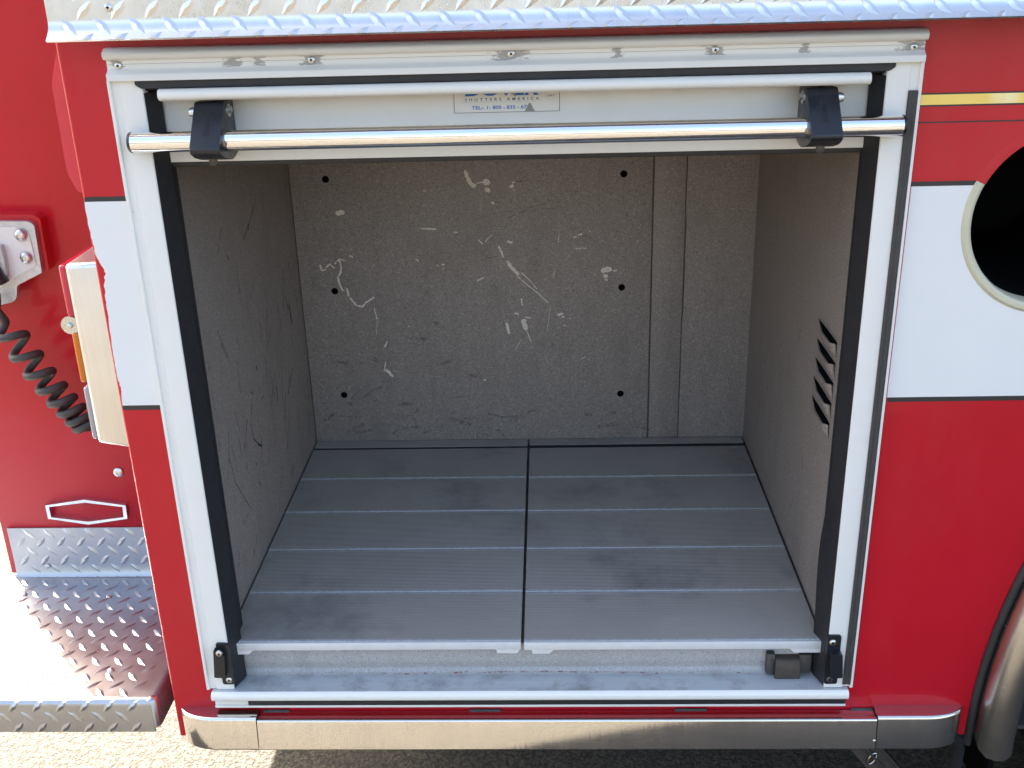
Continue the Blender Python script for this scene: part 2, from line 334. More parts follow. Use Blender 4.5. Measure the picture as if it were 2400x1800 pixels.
# wear on the liner, wall coordinates in metres: (polyline, width)
CHIPS = [([(-0.1292, 0.7293), (-0.1239, 0.7124), (-0.1193, 0.7022), (-0.1101, 0.6976)], 0.00846), ([(-0.1058, 0.7036), (-0.0923, 0.706)], 0.00211), ([(-0.0883, 0.705), (-0.0809, 0.7048)], 0.01269), ([(-0.0851, 0.6914), (-0.0802, 0.6855)], 0.00775), ([(-0.0737, 0.6606), (-0.0704, 0.6581)], 0.00529), ([(-0.0322, 0.6954), (-0.0275, 0.696)], 0.00705), ([(-0.028, 0.7037), (-0.0233, 0.7046)], 0.00282), ([(-0.0264, 0.6878), (-0.0244, 0.6871)], 0.00211), ([(-0.4165, 0.6434), (-0.4027, 0.6455)], 0.00987), ([(-0.2227, 0.6898), (-0.219, 0.6897)], 0.00352), ([(-0.2344, 0.6062), (-0.2191, 0.6045)], 0.00282), ([(-0.2184, 0.6048), (-0.2003, 0.6034)], 0.00388), ([(-0.1596, 0.596), (-0.1528, 0.5955)], 0.00247), ([(-0.1073, 0.5782), (-0.0974, 0.5675)], 0.00211), ([(-0.0921, 0.5727), (-0.0831, 0.583), (-0.0761, 0.5881)], 0.00141), ([(-0.0413, 0.5728), (-0.0332, 0.5698)], 0.00493), ([(-0.0616, 0.5615), (-0.0568, 0.5491), (-0.053, 0.5377)], 0.00388), ([(-0.0437, 0.5258), (-0.0354, 0.5131), (-0.0203, 0.4967)], 0.00775), ([(-0.0238, 0.4932), (-0.0, 0.4711), (0.0239, 0.4507), (0.0463, 0.4284)], 0.00211), ([(-0.0133, 0.5002), (0.0054, 0.4819), (0.0207, 0.4617)], 0.00176), ([(-0.0147, 0.4386), (-0.0133, 0.4239)], 0.00317), ([(-0.0295, 0.405), (-0.0225, 0.4027)], 0.00423), ([(-0.0106, 0.3869), (-0.0064, 0.3682)], 0.01198), ([(-0.0041, 0.3625), (0.0053, 0.3341)], 0.00176), ([(-0.0495, 0.3801), (-0.0449, 0.3576)], 0.00634), ([(-0.0069, 0.3943), (0.0054, 0.3933)], 0.00282), ([(0.0669, 0.3986), (0.0775, 0.4021)], 0.00564), ([(0.0774, 0.3947), (0.0813, 0.3935)], 0.00423), ([(0.0939, 0.3907), (0.0967, 0.3903)], 0.00211), ([(0.0808, 0.3734), (0.0846, 0.3741)], 0.00282), ([(-0.4654, 0.5264), (-0.4631, 0.5137), (-0.4542, 0.5154)], 0.00317), ([(-0.4519, 0.5207), (-0.4425, 0.5288), (-0.4347, 0.5186)], 0.00282), ([(-0.4319, 0.5293), (-0.4206, 0.5392), (-0.4087, 0.5361)], 0.00282), ([(-0.4207, 0.5381), (-0.4186, 0.5219), (-0.4206, 0.5076), (-0.4279, 0.4969), (-0.4256, 0.4823), (-0.4193, 0.4658)], 0.00388), ([(-0.4092, 0.4693), (-0.4071, 0.4528)], 0.00423), ([(-0.404, 0.4472), (-0.3913, 0.4297), (-0.3775, 0.4265), (-0.3678, 0.4374), (-0.3493, 0.4481)], 0.00388), ([(-0.3512, 0.4223), (-0.3461, 0.3962)], 0.00211), ([(-0.3963, 0.5465), (-0.3907, 0.5429)], 0.00282), ([(-0.3464, 0.3925), (-0.35, 0.3588)], 0.00106), ([(-0.1907, 0.5231), (-0.1849, 0.522)], 0.00282), ([(-0.2023, 0.5208), (-0.1988, 0.5208)], 0.00211), ([(-0.2486, 0.536), (-0.2423, 0.5316)], 0.00247), ([(-0.1127, 0.4833), (-0.0995, 0.4902)], 0.00247), ([(-0.1888, 0.5141), (-0.1867, 0.5134)], 0.00211), ([(0.1028, 0.5788), (0.1096, 0.5811)], 0.00282), ([(0.1148, 0.5845), (0.1222, 0.5868)], 0.00317), ([(0.1078, 0.5541), (0.1318, 0.5544)], 0.00176), ([(0.0722, 0.587), (0.0697, 0.5679)], 0.00141), ([(0.1386, 0.5917), (0.1419, 0.5916)], 0.00176), ([(-0.3338, 0.2705), (-0.3204, 0.2548)], 0.00634), ([(-0.3333, 0.3282), (-0.3269, 0.3414)], 0.00282), ([(-0.3342, 0.2899), (-0.3395, 0.2668)], 0.00211), ([(-0.3177, 0.2684), (-0.3088, 0.2663)], 0.00141), ([(-0.0023, 0.7595), (0.0, 0.7594)], 0.00211), ([(0.0575, 0.4881), (0.0628, 0.506)], 0.00106), ([(0.0514, 0.4191), (0.0418, 0.3599)], 0.0007), ([(-0.0318, 0.3158), (-0.0169, 0.342)], 0.00106), ([(0.1681, 0.5023), (0.1853, 0.5045)], 0.01128), ([(0.1716, 0.4904), (0.1778, 0.4881)], 0.00705), ([(0.1744, 0.4817), (0.1786, 0.4795)], 0.00458), ([(0.1922, 0.5011), (0.1997, 0.501)], 0.00317), ([(-0.2763, 0.3779), (-0.2728, 0.3774)], 0.00211), ([(0.1193, 0.2897), (0.13, 0.2972)], 0.00141), ([(-0.1076, 0.2407), (-0.1021, 0.2437)], 0.00282)]
BACK_MARKS = [([(-0.2138, 0.3847), (-0.2035, 0.3789), (-0.1951, 0.3694)], 0.00916), ([(-0.1978, 0.3506), (-0.191, 0.3456)], 0.00916), ([(-0.3605, 0.2999), (-0.3539, 0.2921)], 0.00916), ([(-0.3955, 0.2908), (-0.3886, 0.2876)], 0.00564), ([(-0.4706, 0.5444), (-0.469, 0.5436)], 0.00423), ([(-0.4757, 0.2258), (-0.4723, 0.2238)], 0.00564), ([(0.0451, 0.3392), (0.0573, 0.3238)], 0.00282)]
LEFT_MARKS = [([(0.5192, 0.7337), (0.4776, 0.7121), (0.4178, 0.6906)], 0.00262), ([(0.4583, 0.7083), (0.4586, 0.6998)], 0.00471), ([(0.6985, 0.4717), (0.7002, 0.4509), (0.7056, 0.4251)], 0.00681), ([(0.1859, 0.4096), (0.1677, 0.3667), (0.1855, 0.3049), (0.2492, 0.2184)], 0.0021), ([(0.3165, 0.3611), (0.3228, 0.3274), (0.3641, 0.2931)], 0.00314), ([(0.3463, 0.3049), (0.3701, 0.2909)], 0.00471), ([(0.2334, 0.4282), (0.2457, 0.3817)], 0.0021), ([(0.3969, 0.4459), (0.4022, 0.4377)], 0.00471), ([(0.5204, 0.3546), (0.5183, 0.3224)], 0.00471), ([(0.6658, 0.3363), (0.6017, 0.3002)], 0.00262), ([(0.5309, 0.4798), (0.5005, 0.4528)], 0.0021), ([(0.6771, 0.2394), (0.6592, 0.1895)], 0.0021), ([(0.7707, 0.1909), (0.7493, 0.14)], 0.00367), ([(0.2356, 0.3688), (0.2386, 0.3316)], 0.00157), ([(0.2595, 0.309), (0.2589, 0.294)], 0.00262), ([(0.3178, 0.2785), (0.3237, 0.2717)], 0.00314), ([(0.583, 0.1394), (0.5599, 0.1223)], 0.00314), ([(0.1906, 0.3786), (0.2025, 0.3199)], 0.00157), ([(0.2315, 0.2176), (0.1948, 0.2161)], 0.00157), ([(0.3426, 0.4164), (0.3588, 0.4035)], 0.00262), ([(0.4018, 0.3727), (0.4266, 0.3747)], 0.0021), ([(0.7744, 0.72), (0.778, 0.7097)], 0.00262), ([(0.6915, 0.3958), (0.6895, 0.3792)], 0.00262), ([(0.6434, 0.59), (0.6448, 0.5705)], 0.0021), ([(0.3076, 0.6904), (0.3117, 0.6828)], 0.00419), ([(0.6289, 0.3268), (0.6102, 0.3)], 0.00262)]

# ================================================================== setting
GZ = -0.55
bm = bmesh.new(); bmesh.ops.create_grid(bm, x_segments=2, y_segments=2, size=60)
for v in bm.verts: v.co.z = GZ
g = finish(bm, 'ground', 'asphalt', smooth=False); g['kind'] = 'structure'

# ================================================================== fire truck
T = empty('fire_truck', (0, 0, GZ), 'red fire truck with an open roll-up compartment, white side band and polished trim', 'fire truck')
XB = -0.618          # rear edge of the side body
WX = -1.096; WY = 0.41   # centre section behind the tailboard: its rear edge and its side
# ---- side panel with the door opening, the cylinder port and the wheel arch
HC = (0.7707, 0.805); HR = 0.124; RIM = 0.1395
def arch(off, z_lo=-0.08, n=40):
    A = 0.645 - off; B = 0.86 - off
    return [(1.40 - A * math.cos(math.pi * k / n), z_lo + B * math.sin(math.pi * k / n)) for k in range(n + 1)]
ar = arch(0.0)
outline = [(XB + 0.006, -0.1), (ar[0][0], -0.1)] + ar + [(ar[-1][0], -0.1), (6.0, -0.1), (6.0, 2.25), (XB + 0.006, 2.25)]
side = plate('side_panel', 'red_paint', T, [outline, [(-0.514, -0.02), (0.514, -0.02), (0.514, 1.05), (-0.514, 1.05)], circ(*HC, RIM - 0.002)], 0.0, 0.004)
# rear corner, one bent sheet from the side round to the rear face
corner = ([(XB + 0.006, 0.004), (XB + 0.006, 0.0)] +
          [(XB + 0.006 - 0.006 * math.sin(a), 0.006 - 0.006 * math.cos(a)) for a in [math.pi / 2 * k / 6 for k in range(1, 7)]] + [(XB, WY), (XB + 0.004, WY), (XB + 0.004, 0.008)])
ext('rear_panel', 'red_paint', T, corner, 'z', -0.1, 2.25, ang=50)
box('roof', 'red_paint', T, WX, 6.0, 0.004, 2.4, 2.25, 2.27)
box('far_panel', 'red_paint', T, WX, 6.0, 2.4, 2.41, -0.1, 2.27)
box('front_panel', 'red_paint', T, 6.0, 6.01, 0.0, 2.4, -0.1, 2.25)
box('underbody', 'dark_steel', T, XB + 0.03, 5.9, 0.01, 2.3, -0.097, -0.09)
box('chassis_shade_block', 'dark_steel', T, -0.45, 5.8, 0.62, 1.9, -0.46, -0.12)  # unseen; chassis as one block, enlarged to darken the ground under the truck
# ---- graphics on the panel
def vin(name, mat, loops, y=-0.0007): return plate(name, mat, side, loops, y, y + 0.0006)
zt, zb = 0.863, 0.5365
a0 = math.asin((zt - HC[1]) / RIM)
arc = circ(*HC, RIM, 48, math.pi - a0, 2 * math.pi + a0, True)
dw = math.sqrt(RIM ** 2 - (zt - 0.0065 - HC[1]) ** 2)
vin('white_band', 'white_vinyl', [[(0.5555, zb), (1.7, zb), (1.7, zt - 0.0065), (HC[0] + dw, zt - 0.0065)] + [p for p in arc[::-1] if p[1] < zt - 0.0066] + [(HC[0] - dw, zt - 0.0065), (0.5555, zt - 0.0065)]])
dx = math.sqrt(RIM ** 2 - (zt - 0.003 - HC[1]) ** 2)
vin('band_tape', 'black_tape', [rnd([(0.5545, zt - 0.0065), (HC[0] - dx - 0.002, zt - 0.0065), (HC[0] - dx + 0.002, zt), (0.5545, zt)], [0.001, 0.0, 0.0, 0.005])])
vin('band_tape', 'black_tape', [[(HC[0] + dx, zt - 0.0065), (1.7, zt - 0.0065), (1.7, zt), (HC[0] + dx, zt)]])
vin('band_tape', 'black_tape', [rnd([(0.5565, zb - 0.0075), (1.7, zb - 0.0075), (1.7, zb), (0.5565, zb)], [0.005, 0, 0, 0.0])])
rg = [2.5, 2, 2.5, 4, 3, 4, 5, 4.2, 5.5, 8.5, 12, 15, 11.5, 12.5, 9, 9.6, 7.5, 8.2, 7, 7.6, 6.2, 5.6, 5, 4.4, 4, 4.8, 7, 6.2, 4.5]
rz = [.8582, .8405, .8184, .8132, .8081, .8012, .7926, .7874, .7769, .7681, .7610, .7513, .7460, .7416, .7345, .7238, .7167, .7076, .6968, .6840, .6749, .6583, .6435, .6248, .6059, .5812, .5698, .5601, .5397]
edge = []
for i, (e, z) in enumerate(zip(rg, rz)):
    edge.append((XB + e * 0.001, z))
    if i < len(rz) - 1:
        for k in (1, 2): edge.append((XB + (e + (rg[i + 1] - e) * k / 3) * 0.001 + random.uniform(-.0007, .0007), z + (rz[i + 1] - z) * k / 3))
vin('white_band', 'white_vinyl', [[(-0.5515, 0.8582)] + edge + [(-0.5515, 0.5397)]])
vin('band_tape', 'black_tape', [rnd([(XB + 0.003, 0.8582), (-0.5515, 0.8582), (-0.5515, 0.8652), (XB + 0.003, 0.8652)], [0, 0, 0.003, 0.003])])
vin('band_tape', 'black_tape', [rnd([(XB + 0.004, 0.5320), (-0.5515, 0.5320), (-0.5515, 0.5397), (XB + 0.004, 0.5397)], [0.003, 0.003, 0, 0])])
vin('gold_stripe', 'gold_stripe', [[(0.552, 0.9675), (6, 0.9675), (6, 0.981), (0.552, 0.981)]])
vin('pinstripe', 'black_tape', [[(0.552, 0.981), (6, 0.981), (6, 0.9832), (0.552, 0.9832)]])
vin('pinstripe', 'black_tape', [[(0.552, 0.9653), (6, 0.9653), (6, 0.9675), (0.552, 0.9675)]])
vin('pinstripe', 'black_tape', [[(0.552, 0.9432), (6, 0.9432), (6, 0.9450), (0.552, 0.9450)]])
# ---- round port: rolled rim, the band runs over its lower part, black tube behind
rimp = [(HR, 0.030), (HR, 0.006), (HR + 0.002, -0.001), (HR + 0.006, -0.0040), (HR + 0.011, -0.0040), (RIM, 0.0), (RIM, 0.004)]
rim = lathe('port_rim', 'cream_vinyl', T, rimp, (HC[0], 0, HC[1]), 'y', 64, a0=math.pi - a0, a1=2 * math.pi + a0, cap=False)
lathe('rim_top', 'red_paint', rim, [(HR, 0.030), (HR, 0.0015), (HR + 0.001, -0.0002), (RIM - 0.001, -0.0002), (RIM, 0.0), (RIM, 0.003)], (HC[0], 0, HC[1]), 'y', 40, a0=a0, a1=math.pi - a0, cap=False)
lathe('port_tube', 'dark_void', T, [(HR, 0.03), (HR, 0.62), (0.001, 0.62)], (HC[0], 0, HC[1]), 'y', 48, cap=False)
pb = lathe('air_cylinder', 'dark_void', T, [(0.001, 0.27), (0.03, 0.272), (0.07, 0.285), (0.094, 0.32), (0.098, 0.36), (0.098, 0.60)], (HC[0] + 0.012, 0, HC[1] - 0.016), 'y', 40, cap=False)
# ---- wheel arch trim
def arch_ring(prof, z_end, n=56):
    """sweep (offset towards the wheel, y) along the arch and down to z_end"""
    bm = bmesh.new(); rings = []
    path = [(k / n) for k in range(n + 1)]
    def pt(off, t):
        A = 0.645 - off; B = 0.86 - off
        return 1.40 - A * math.cos(math.pi * t), -0.08 + B * math.sin(math.pi * t)
    sect = [(None, z_end)] + [(t, None) for t in path]
    for t, z in sect:
        ring = []
        for off, y in prof:
            x, zz = pt(off, 0 if t is None else t)
            ring.append(bm.verts.new((x, y, z if t is None else zz)))
        rings.append(ring)
    for a, b in zip(rings, rings[1:]):
        for k in range(len(prof) - 1): bm.faces.new((a[k], a[k + 1], b[k + 1], b[k]))
    return bm
finish(arch_ring([(0.0, -0.001), (0.0015, -0.006), (0.006, -0.009), (0.011, -0.007), (0.013, 0.004), (0.0, 0.004)], -0.118), 'arch_gasket', 'black_rubber', T, 50)
# the flare: convex stainless strip, lower end rounded
bm = arch_ring([(0.012, 0.0), (0.0125, -0.012), (0.016, -0.026), (0.024, -0.040), (0.036, -0.049), (0.048, -0.052), (0.058, -0.052), (0.0615, -0.050), (0.063, -0.046), (0.062, -0.02), (0.062, 0.02)], -0.085)
low = [v for v in bm.verts if v.co.z < -0.0849]
low.sort(key=lambda v: v.co.x)
x_lo, x_hi = low[0].co.x, low[-1].co.x
new = []
for v in low:
    u = (v.co.x - x_lo) / (x_hi - x_lo) * 2 - 1
    v.co.z -= 0.030 * max(0, 1 - abs(u) ** 4.5) ** 0.5 - 0.004 * u
finish(bm, 'wheel_arch_flare', 'stainless', T, 60)
box('wheel_well', 'dark_void', T, 0.84, 2.1, 0.55, 0.6, -0.1, 0.9)
box('wheel_well_wall', 'dark_void', T, 0.835, 0.845, 0.06, 0.55, -0.3, 0.42)
bm = bmesh.new()
add_lathe(bm, [(0.26, 0.10), (0.42, 0.085), (0.47, 0.10), (0.485, 0.14), (0.485, 0.30), (0.47, 0.34), (0.26, 0.34)], (1.40, 0, -0.065), 'y', 64)
finish(bm, 'tyre', 'black_rubber', T)

# ---- tread plate along the top, rows of raised bars
def bar_outline(L=0.0345, W=0.0100, H=0.0020):
    return [(-L / 2, 0, 0), (-L * .22, -W / 2, 0), (0, -W * .60, 0), (L * .22, -W * .45, 0), (L / 2, 0, 0), (L * .22, W / 2, 0), (0, W * .60, 0), (-L * .22, W * .45, 0),
            (-L * .30, 0, H * .75), (-L * .08, -W * .12, H), (L * .12, W * .10, H), (L * .30, 0, H * .7)]
BAR_F = [(0, 1, 8), (1, 2, 9, 8), (2, 3, 10, 9), (3, 4, 11), (3, 11, 10), (4, 5, 11), (5, 6, 10, 11), (6, 7, 9, 10), (7, 8, 9), (7, 0, 8)]
def bar_mesh(name, ang, s0, surf, s_max, mat='tread_alu'):
    """one raised bar bent over the plate's profile; (x, s) local, surf(s) -> point, normal in (y, z)"""
    me = bpy.data.meshes.new(name); vs = []
    c, s = math.cos(ang), math.sin(ang)
    for (a, b, h) in bar_outline():
        x = a * c - b * s; t = s0 + a * s + b * c
        if t > s_max: h = 0
        t = min(t, s_max); (y, z), (ny, nz) = surf(t); vs.append((x, y + ny * (h - 0.0001), z + nz * (h - 0.0001)))
    me.from_pydata(vs, [], BAR_F); me.materials.append(M[mat]); me.shade_smooth(); me.set_sharp_from_angle(angle=math.radians(25))
    return me
class Prof:
    """polyline profile with arc length, outward normals to the left of travel"""
    def __init__(s, pts):
        s.p = [Vector(q) for q in pts]; s.c = [0.0]
        for a, b in zip(s.p, s.p[1:]): s.c.append(s.c[-1] + (b - a).length)
        s.L = s.c[-1]
    def __call__(s, t):
        t = max(0, min(s.L, t)); i = 0
        while i < len(s.c) - 2 and s.c[i + 1] < t: i += 1
        f = (t - s.c[i]) / (s.c[i + 1] - s.c[i]); p = s.p[i].lerp(s.p[i + 1], f)
        def nrm(j):
            j = max(0, min(len(s.p) - 2, j)); d = (s.p[j + 1] - s.p[j]).normalized(); return Vector((d.y, -d.x))
        n = (nrm(i) * (1 - abs(f - .5)) + nrm(i - 1 if f < .5 else i + 1) * abs(f - .5)).normalized()
        return (p.x, p.y), (n.x, n.y)
def solid(prof, th):
    """closed 2D polygon: the profile and its offset inwards"""
    out = []; N = 0
    for t in prof.c: (y, z), (ny, nz) = prof(t); out.append((y - ny * th, z - nz * th))
    return [tuple(p) for p in prof.p] + out[::-1]
BARS = 0; STUFF = []
def bars(parent, prof, x0, x1, pitch, s_list, s_max, part=lambda x, s: True, x_off=0.0):
    global BARS
    for j, (s0, up) in enumerate(s_list):
        me = bar_mesh('tread_bar', (math.radians(-47) if up else math.radians(47)), s0, prof, s_max, parent.data.materials[0].name)
        off = (pitch / 2 if up else 0) + x_off; k = math.ceil((x0 - off + 0.011) / pitch)
        while off + k * pitch < x1 - 0.011:
            x = off + k * pitch; k += 1
            if part(x, s0):
                o = bpy.data.objects.new('tread_bar', me); COL.objects.link(o); o.location.x = x; o.parent = parent; BARS += 1
            else: STUFF.append((parent, me, x))
def arcpts(c, r, a0, a1, n=8): return [(c[0] + r * math.cos(math.radians(a0 + (a1 - a0) * k / n)), c[1] + r * math.sin(math.radians(a0 + (a1 - a0) * k / n))) for k in range(n + 1)]
# profile runs from the top down: upright sheet, then kicked out towards the viewer
TY = -0.062
tp = Prof([(TY, 1.60), (TY, 1.30), (TY, 1.1085)] + arcpts((TY - 0.022, 1.1085), 0.022, 0, -50, 8)[1:] + [(TY - 0.0159, 1.0848)])
tpl = ext('tread_plate', 'tread_alu', T, solid(tp, 0.003), 'x', -0.594, 6.0, ang=30)
s_b = tp.L
rows = [(s_b + 0.001, True), (s_b - 0.0195, False), (s_b - 0.041, True), (s_b - 0.0635, False)]
bars(tpl, tp, -0.594, 0.72, 0.0445, rows, s_b - 0.0004, x_off=0.012)
box('tread_plate_return', 'tread_alu', tpl, -0.594, 6.0, TY + 0.0035, 0.0, 1.150, 1.153)
screw(tpl, (-0.512, TY - 0.0006, 1.1225), 0.0052)
# ---- shutter frame: header, two side rails, sill
hp = rnd([(0.003, 1.0685), (-0.016, 1.0685), (-0.0245, 1.062), (-0.022, 1.0545), (-0.011, 1.0525), (-0.011, 1.0405), (-0.0165, 1.0368), (-0.020, 1.0345), (-0.020, 1.0258), (0.003, 1.0258)],
         [0, .006, .006, .004, .001, .003, .003, .0015, .001, 0], 5)
hdr = ext('header_rail', 'white_worn', T, hp, 'x', -0.5465, 0.5485)
box('rail_groove', 'torn_grey', hdr, -0.546, 0.548, -0.01125, -0.0100, 1.0472, 1.0476)
for x, z in zip(SCREW_X, (1.0455, 1.047, 1.0485, 1.047, 1.0445)): screw(hdr, (x, -0.0112, z), 0.0052)
gp = rnd([(0.027, 1.0257), (-0.004, 1.0257), (-0.006, 1.0215), (-0.004, 1.0145), (0.003, 1.0100), (0.027, 1.0100)], .002, 3)
ext('top_seal', 'black_rubber', hdr, gp, 'x', -0.5035, 0.5045)
ext('top_seal_lip', 'black_rubber', hdr, rnd([(-0.5115, 1.0256), (0.5125, 1.0256), (0.5125, 1.0200), (0.505, 1.0150), (-0.504, 1.0150), (-0.5115, 1.0200)], .002, 3), 'y', -0.0135, -0.0045)
def rail(s):
    pr = [(0.5505, 0.003), (0.5505, -0.0125), (0.5455, -0.0125), (0.5450, -0.0085), (0.5345, -0.0085), (0.5335, -0.0110), (0.5040, -0.0110), (0.5025, -0.0098), (0.5025, 0.010), (0.5130, 0.010), (0.5130, 0.003)]
    pr = rnd(pr, [0, .001, .001, .0006, .0006, .0008, .001, .0008, 0, 0, 0], 3)
    r = ext('side_rail', 'white_paint', T, [(s * a, b) for a, b in pr], 'z', 0.0095, 1.0257)
    return r
railL = rail(-1); railR = rail(1)
def seal(s, par):
    # slanted wiper blade from the rail's inner edge towards the shutter
    bm = bmesh.new(); rings = []
    for k in range(25):
        z = 0.011 + (1.008 - 0.011) * k / 24
        q = 0.0
        if s > 0: q = 0.016 * math.exp(-((z - 0.24) / 0.10) ** 2) + 0.010 * max(0, 1 - z / 0.34) - 0.004 * math.exp(-((z - 0.42) / 0.08) ** 2)
        a = (0.5030, -0.0085); b = (0.4905 - q * 0.12, 0.024 + q)
        d = Vector((b[0] - a[0], b[1] - a[1])); n = Vector((d.y, -d.x)).normalized() * 0.003
        ring = [(a[0], a[1]), (a[0] - 0.001, a[1] - 0.0012), (b[0] - 0.0005, b[1] - 0.001), (b[0], b[1] + 0.0008), (b[0] + n.x, b[1] + n.y + 0.001), (a[0] + n.x, a[1] + n.y)]
        rings.append([bm.verts.new((s * x, y, z)) for x, y in ring])
    for A, B in zip(rings, rings[1:]):
        for k in range(6): bm.faces.new((A[k], A[(k + 1) % 6], B[(k + 1) % 6], B[k]))
    bm.faces.new(rings[0]); bm.faces.new(rings[-1])
    finish(bm, 'wiper_seal', 'black_rubber', par)
    box('guide_channel', 'black_rubber', par, *sorted((s * 0.4985, s * 0.530)), 0.0285 if s > 0 else 0.028, 0.066, 0.008, 1.05)
seal(-1, railL); seal(1, railR)
ext('rubber_insert', 'grey_rubber', railR, rnd([(0.5330, -0.0087), (0.5330, -0.0135), (0.5365, -0.0142), (0.5395, -0.0128), (0.5425, -0.0142), (0.5462, -0.0135), (0.5458, -0.0087)], .0008, 3), 'z', 0.0165, 0.9885)
# door stops at the feet of the rails
def stop(par, s):
    if s < 0:
        b = ext('door_stop', 'black_plastic', par, rnd([(-0.5195, 0.0225), (-0.4995, 0.0225), (-0.5010, 0.1060), (-0.5220, 0.1070)], .004, 4), 'y', -0.0150, -0.0112)
        ext('stop_arm', 'black_plastic', b, rnd([(-0.5290, 0.0445), (-0.5100, 0.0435), (-0.5065, 0.088), (-0.5235, 0.1000)], .002, 3), 'y', -0.0255, -0.0152)
        screw(b, (-0.5140, -0.0256, 0.0945), 0.0058); screw(b, (-0.5075, -0.0152, 0.0322), 0.0058)
    else:
        b = ext('door_stop', 'black_plastic', par, rnd([(0.5010, 0.0190), (0.5228, 0.0190), (0.5222, 0.1160), (0.5002, 0.1165)], .004, 4), 'y', -0.0150, -0.0112)
        ext('stop_arm', 'black_plastic', b, rnd([(0.5065, 0.0395), (0.5275, 0.0405), (0.5235, 0.0865), (0.5040, 0.0875)], .002, 3), 'y', -0.0275, -0.0152)
        screw(b, (0.5085, -0.0152, 0.1030), 0.0060); screw(b, (0.5098, -0.0152, 0.0292), 0.0056, mat='dark_steel')
stop(railL, -1); stop(railR, 1)
# sill
sp = [(0.036, 0.0065), (-0.018, 0.0090), (-0.0235, 0.0045), (-0.0235, -0.0045), (-0.020, -0.0075), (-0.0085, -0.0080), (-0.0085, -0.0240), (-0.0120, -0.0245), (-0.0120, -0.0290), (0.0, -0.0290), (0.0, -0.0150), (0.036, -0.0100)]
sill = ext('sill_rail', 'sill_alu', T, rnd(sp, [0, .004, .004, .003, .001, 0, 0, .001, .001, 0, 0, 0], 4), 'x', -0.5405, 0.5420)
ext('sill_nose', 'white_paint', sill, rnd([(-0.0172, 0.0093), (-0.0242, 0.0050), (-0.0242, -0.0048), (-0.0205, -0.0082), (-0.0175, -0.0082)], [.001, .004, .004, .001, 0], 4), 'x', -0.5408, 0.5423)
box('sill_lip', 'white_paint', sill, -0.5406, 0.5421, -0.0127, -0.0090, -0.0293, -0.0246, bev=.001)
box('rubber_insert', 'black_rubber', sill, -0.4820, 0.5415, -0.0135, -0.0080, -0.0240, -0.0084, bev=.0015)
box('sill_web', 'white_paint', sill, -0.5400, -0.4822, -0.0105, -0.0080, -0.0240, -0.0084)
# latch catch on the sill
lt = ext('latch_catch', 'rust_steel', T, rnd([(0.0335, 0.0075), (0.0120, 0.0075), (0.0110, 0.033), (0.0180, 0.0440), (0.0335, 0.0460)], [.001, .003, .004, .004, .001], 3), 'x', 0.4255, 0.4665)
box('catch_plate', 'dark_steel', lt, 0.4110, 0.4253, 0.0200, 0.0330, 0.012, 0.0535, bev=.002)
box('catch_plate', 'dark_steel', lt, 0.4667, 0.4880, 0.0220, 0.0330, 0.012, 0.0500, bev=.002)
screw(lt, (0.4165, 0.0198, 0.045), 0.004, mat='dark_steel', cross=False)
# ---- compartment liner
left = box('left_wall', 'liner_paint', T, -0.526, -0.516, 0.036, 0.84, 0.03, 1.10)
right = box('right_wall', 'liner_paint', T, 0.503, 0.513, 0.036, 0.84, 0.03, 1.10)
box('ceiling', 'liner_paint', T, -0.526, 0.513, 0.036, 0.84, 1.10, 1.11)
box('compartment_floor', 'liner_paint', T, -0.516, 0.503, 0.0395, 0.83, 0.055, 0.0655)
back = box('back_wall', 'liner_paint', T, -0.516, 0.503, 0.828, 0.838, 0.03, 1.10)
riser = ext('floor_riser', 'riser_paint', T, rnd([(0.0395, 0.0062), (0.0300, 0.0062), (0.0300, 0.0140), (0.0345, 0.0190), (0.0300, 0.0350), (0.0315, 0.0480), (0.0395, 0.0660)], [0, .001, .002, .003, .008, .008, 0], 5), 'x', -0.5155, 0.5025)
mp = box('back_panel', 'liner_paint', T, -0.5145, 0.2755, 0.8135, 0.8275, 0.066, 1.098, bev=.0015)
box('back_strip', 'liner_paint', T, 0.2790, 0.3480, 0.8175, 0.8275, 0.066, 1.098, bev=.001)
# neighbour with a slightly ragged caulked seam
ed = [(0.3495 + random.uniform(-.0006, .0006) + (0.0022 if .40 < z < .62 else 0), z) for z in [0.066 + 1.032 * k / 40 for k in range(41)]]
plate('back_filler', 'liner_paint', T, [[(0.5028, 0.066), (0.5028, 1.098)] + ed[::-1]], 0.8160, 0.8275)
for x, z in ((-.4353, .7189), (.2128, .7175), (-.4376, .4644), (.2114, .4620), (-.4383, .2086), (.2116, .2025)):
    lathe('bolt_hole', 'dark_void', mp, [(0.0078, 0.0), (0.0072, -0.0008), (0.0035, -0.0006), (0.0030, 0.0)], (x, 0.8134, z), 'y', 20)
strokes('paint_chips', 'chip_paint', mp, CHIPS, lambda u, v: (u, 0.8131, v))
strokes('scuff_marks', 'faint_scuff', mp, BACK_MARKS, lambda u, v: (u, 0.8132, v))
strokes('scuff_marks', 'scuff_black', left, LEFT_MARKS, lambda u, v: (-0.5156, u, v))
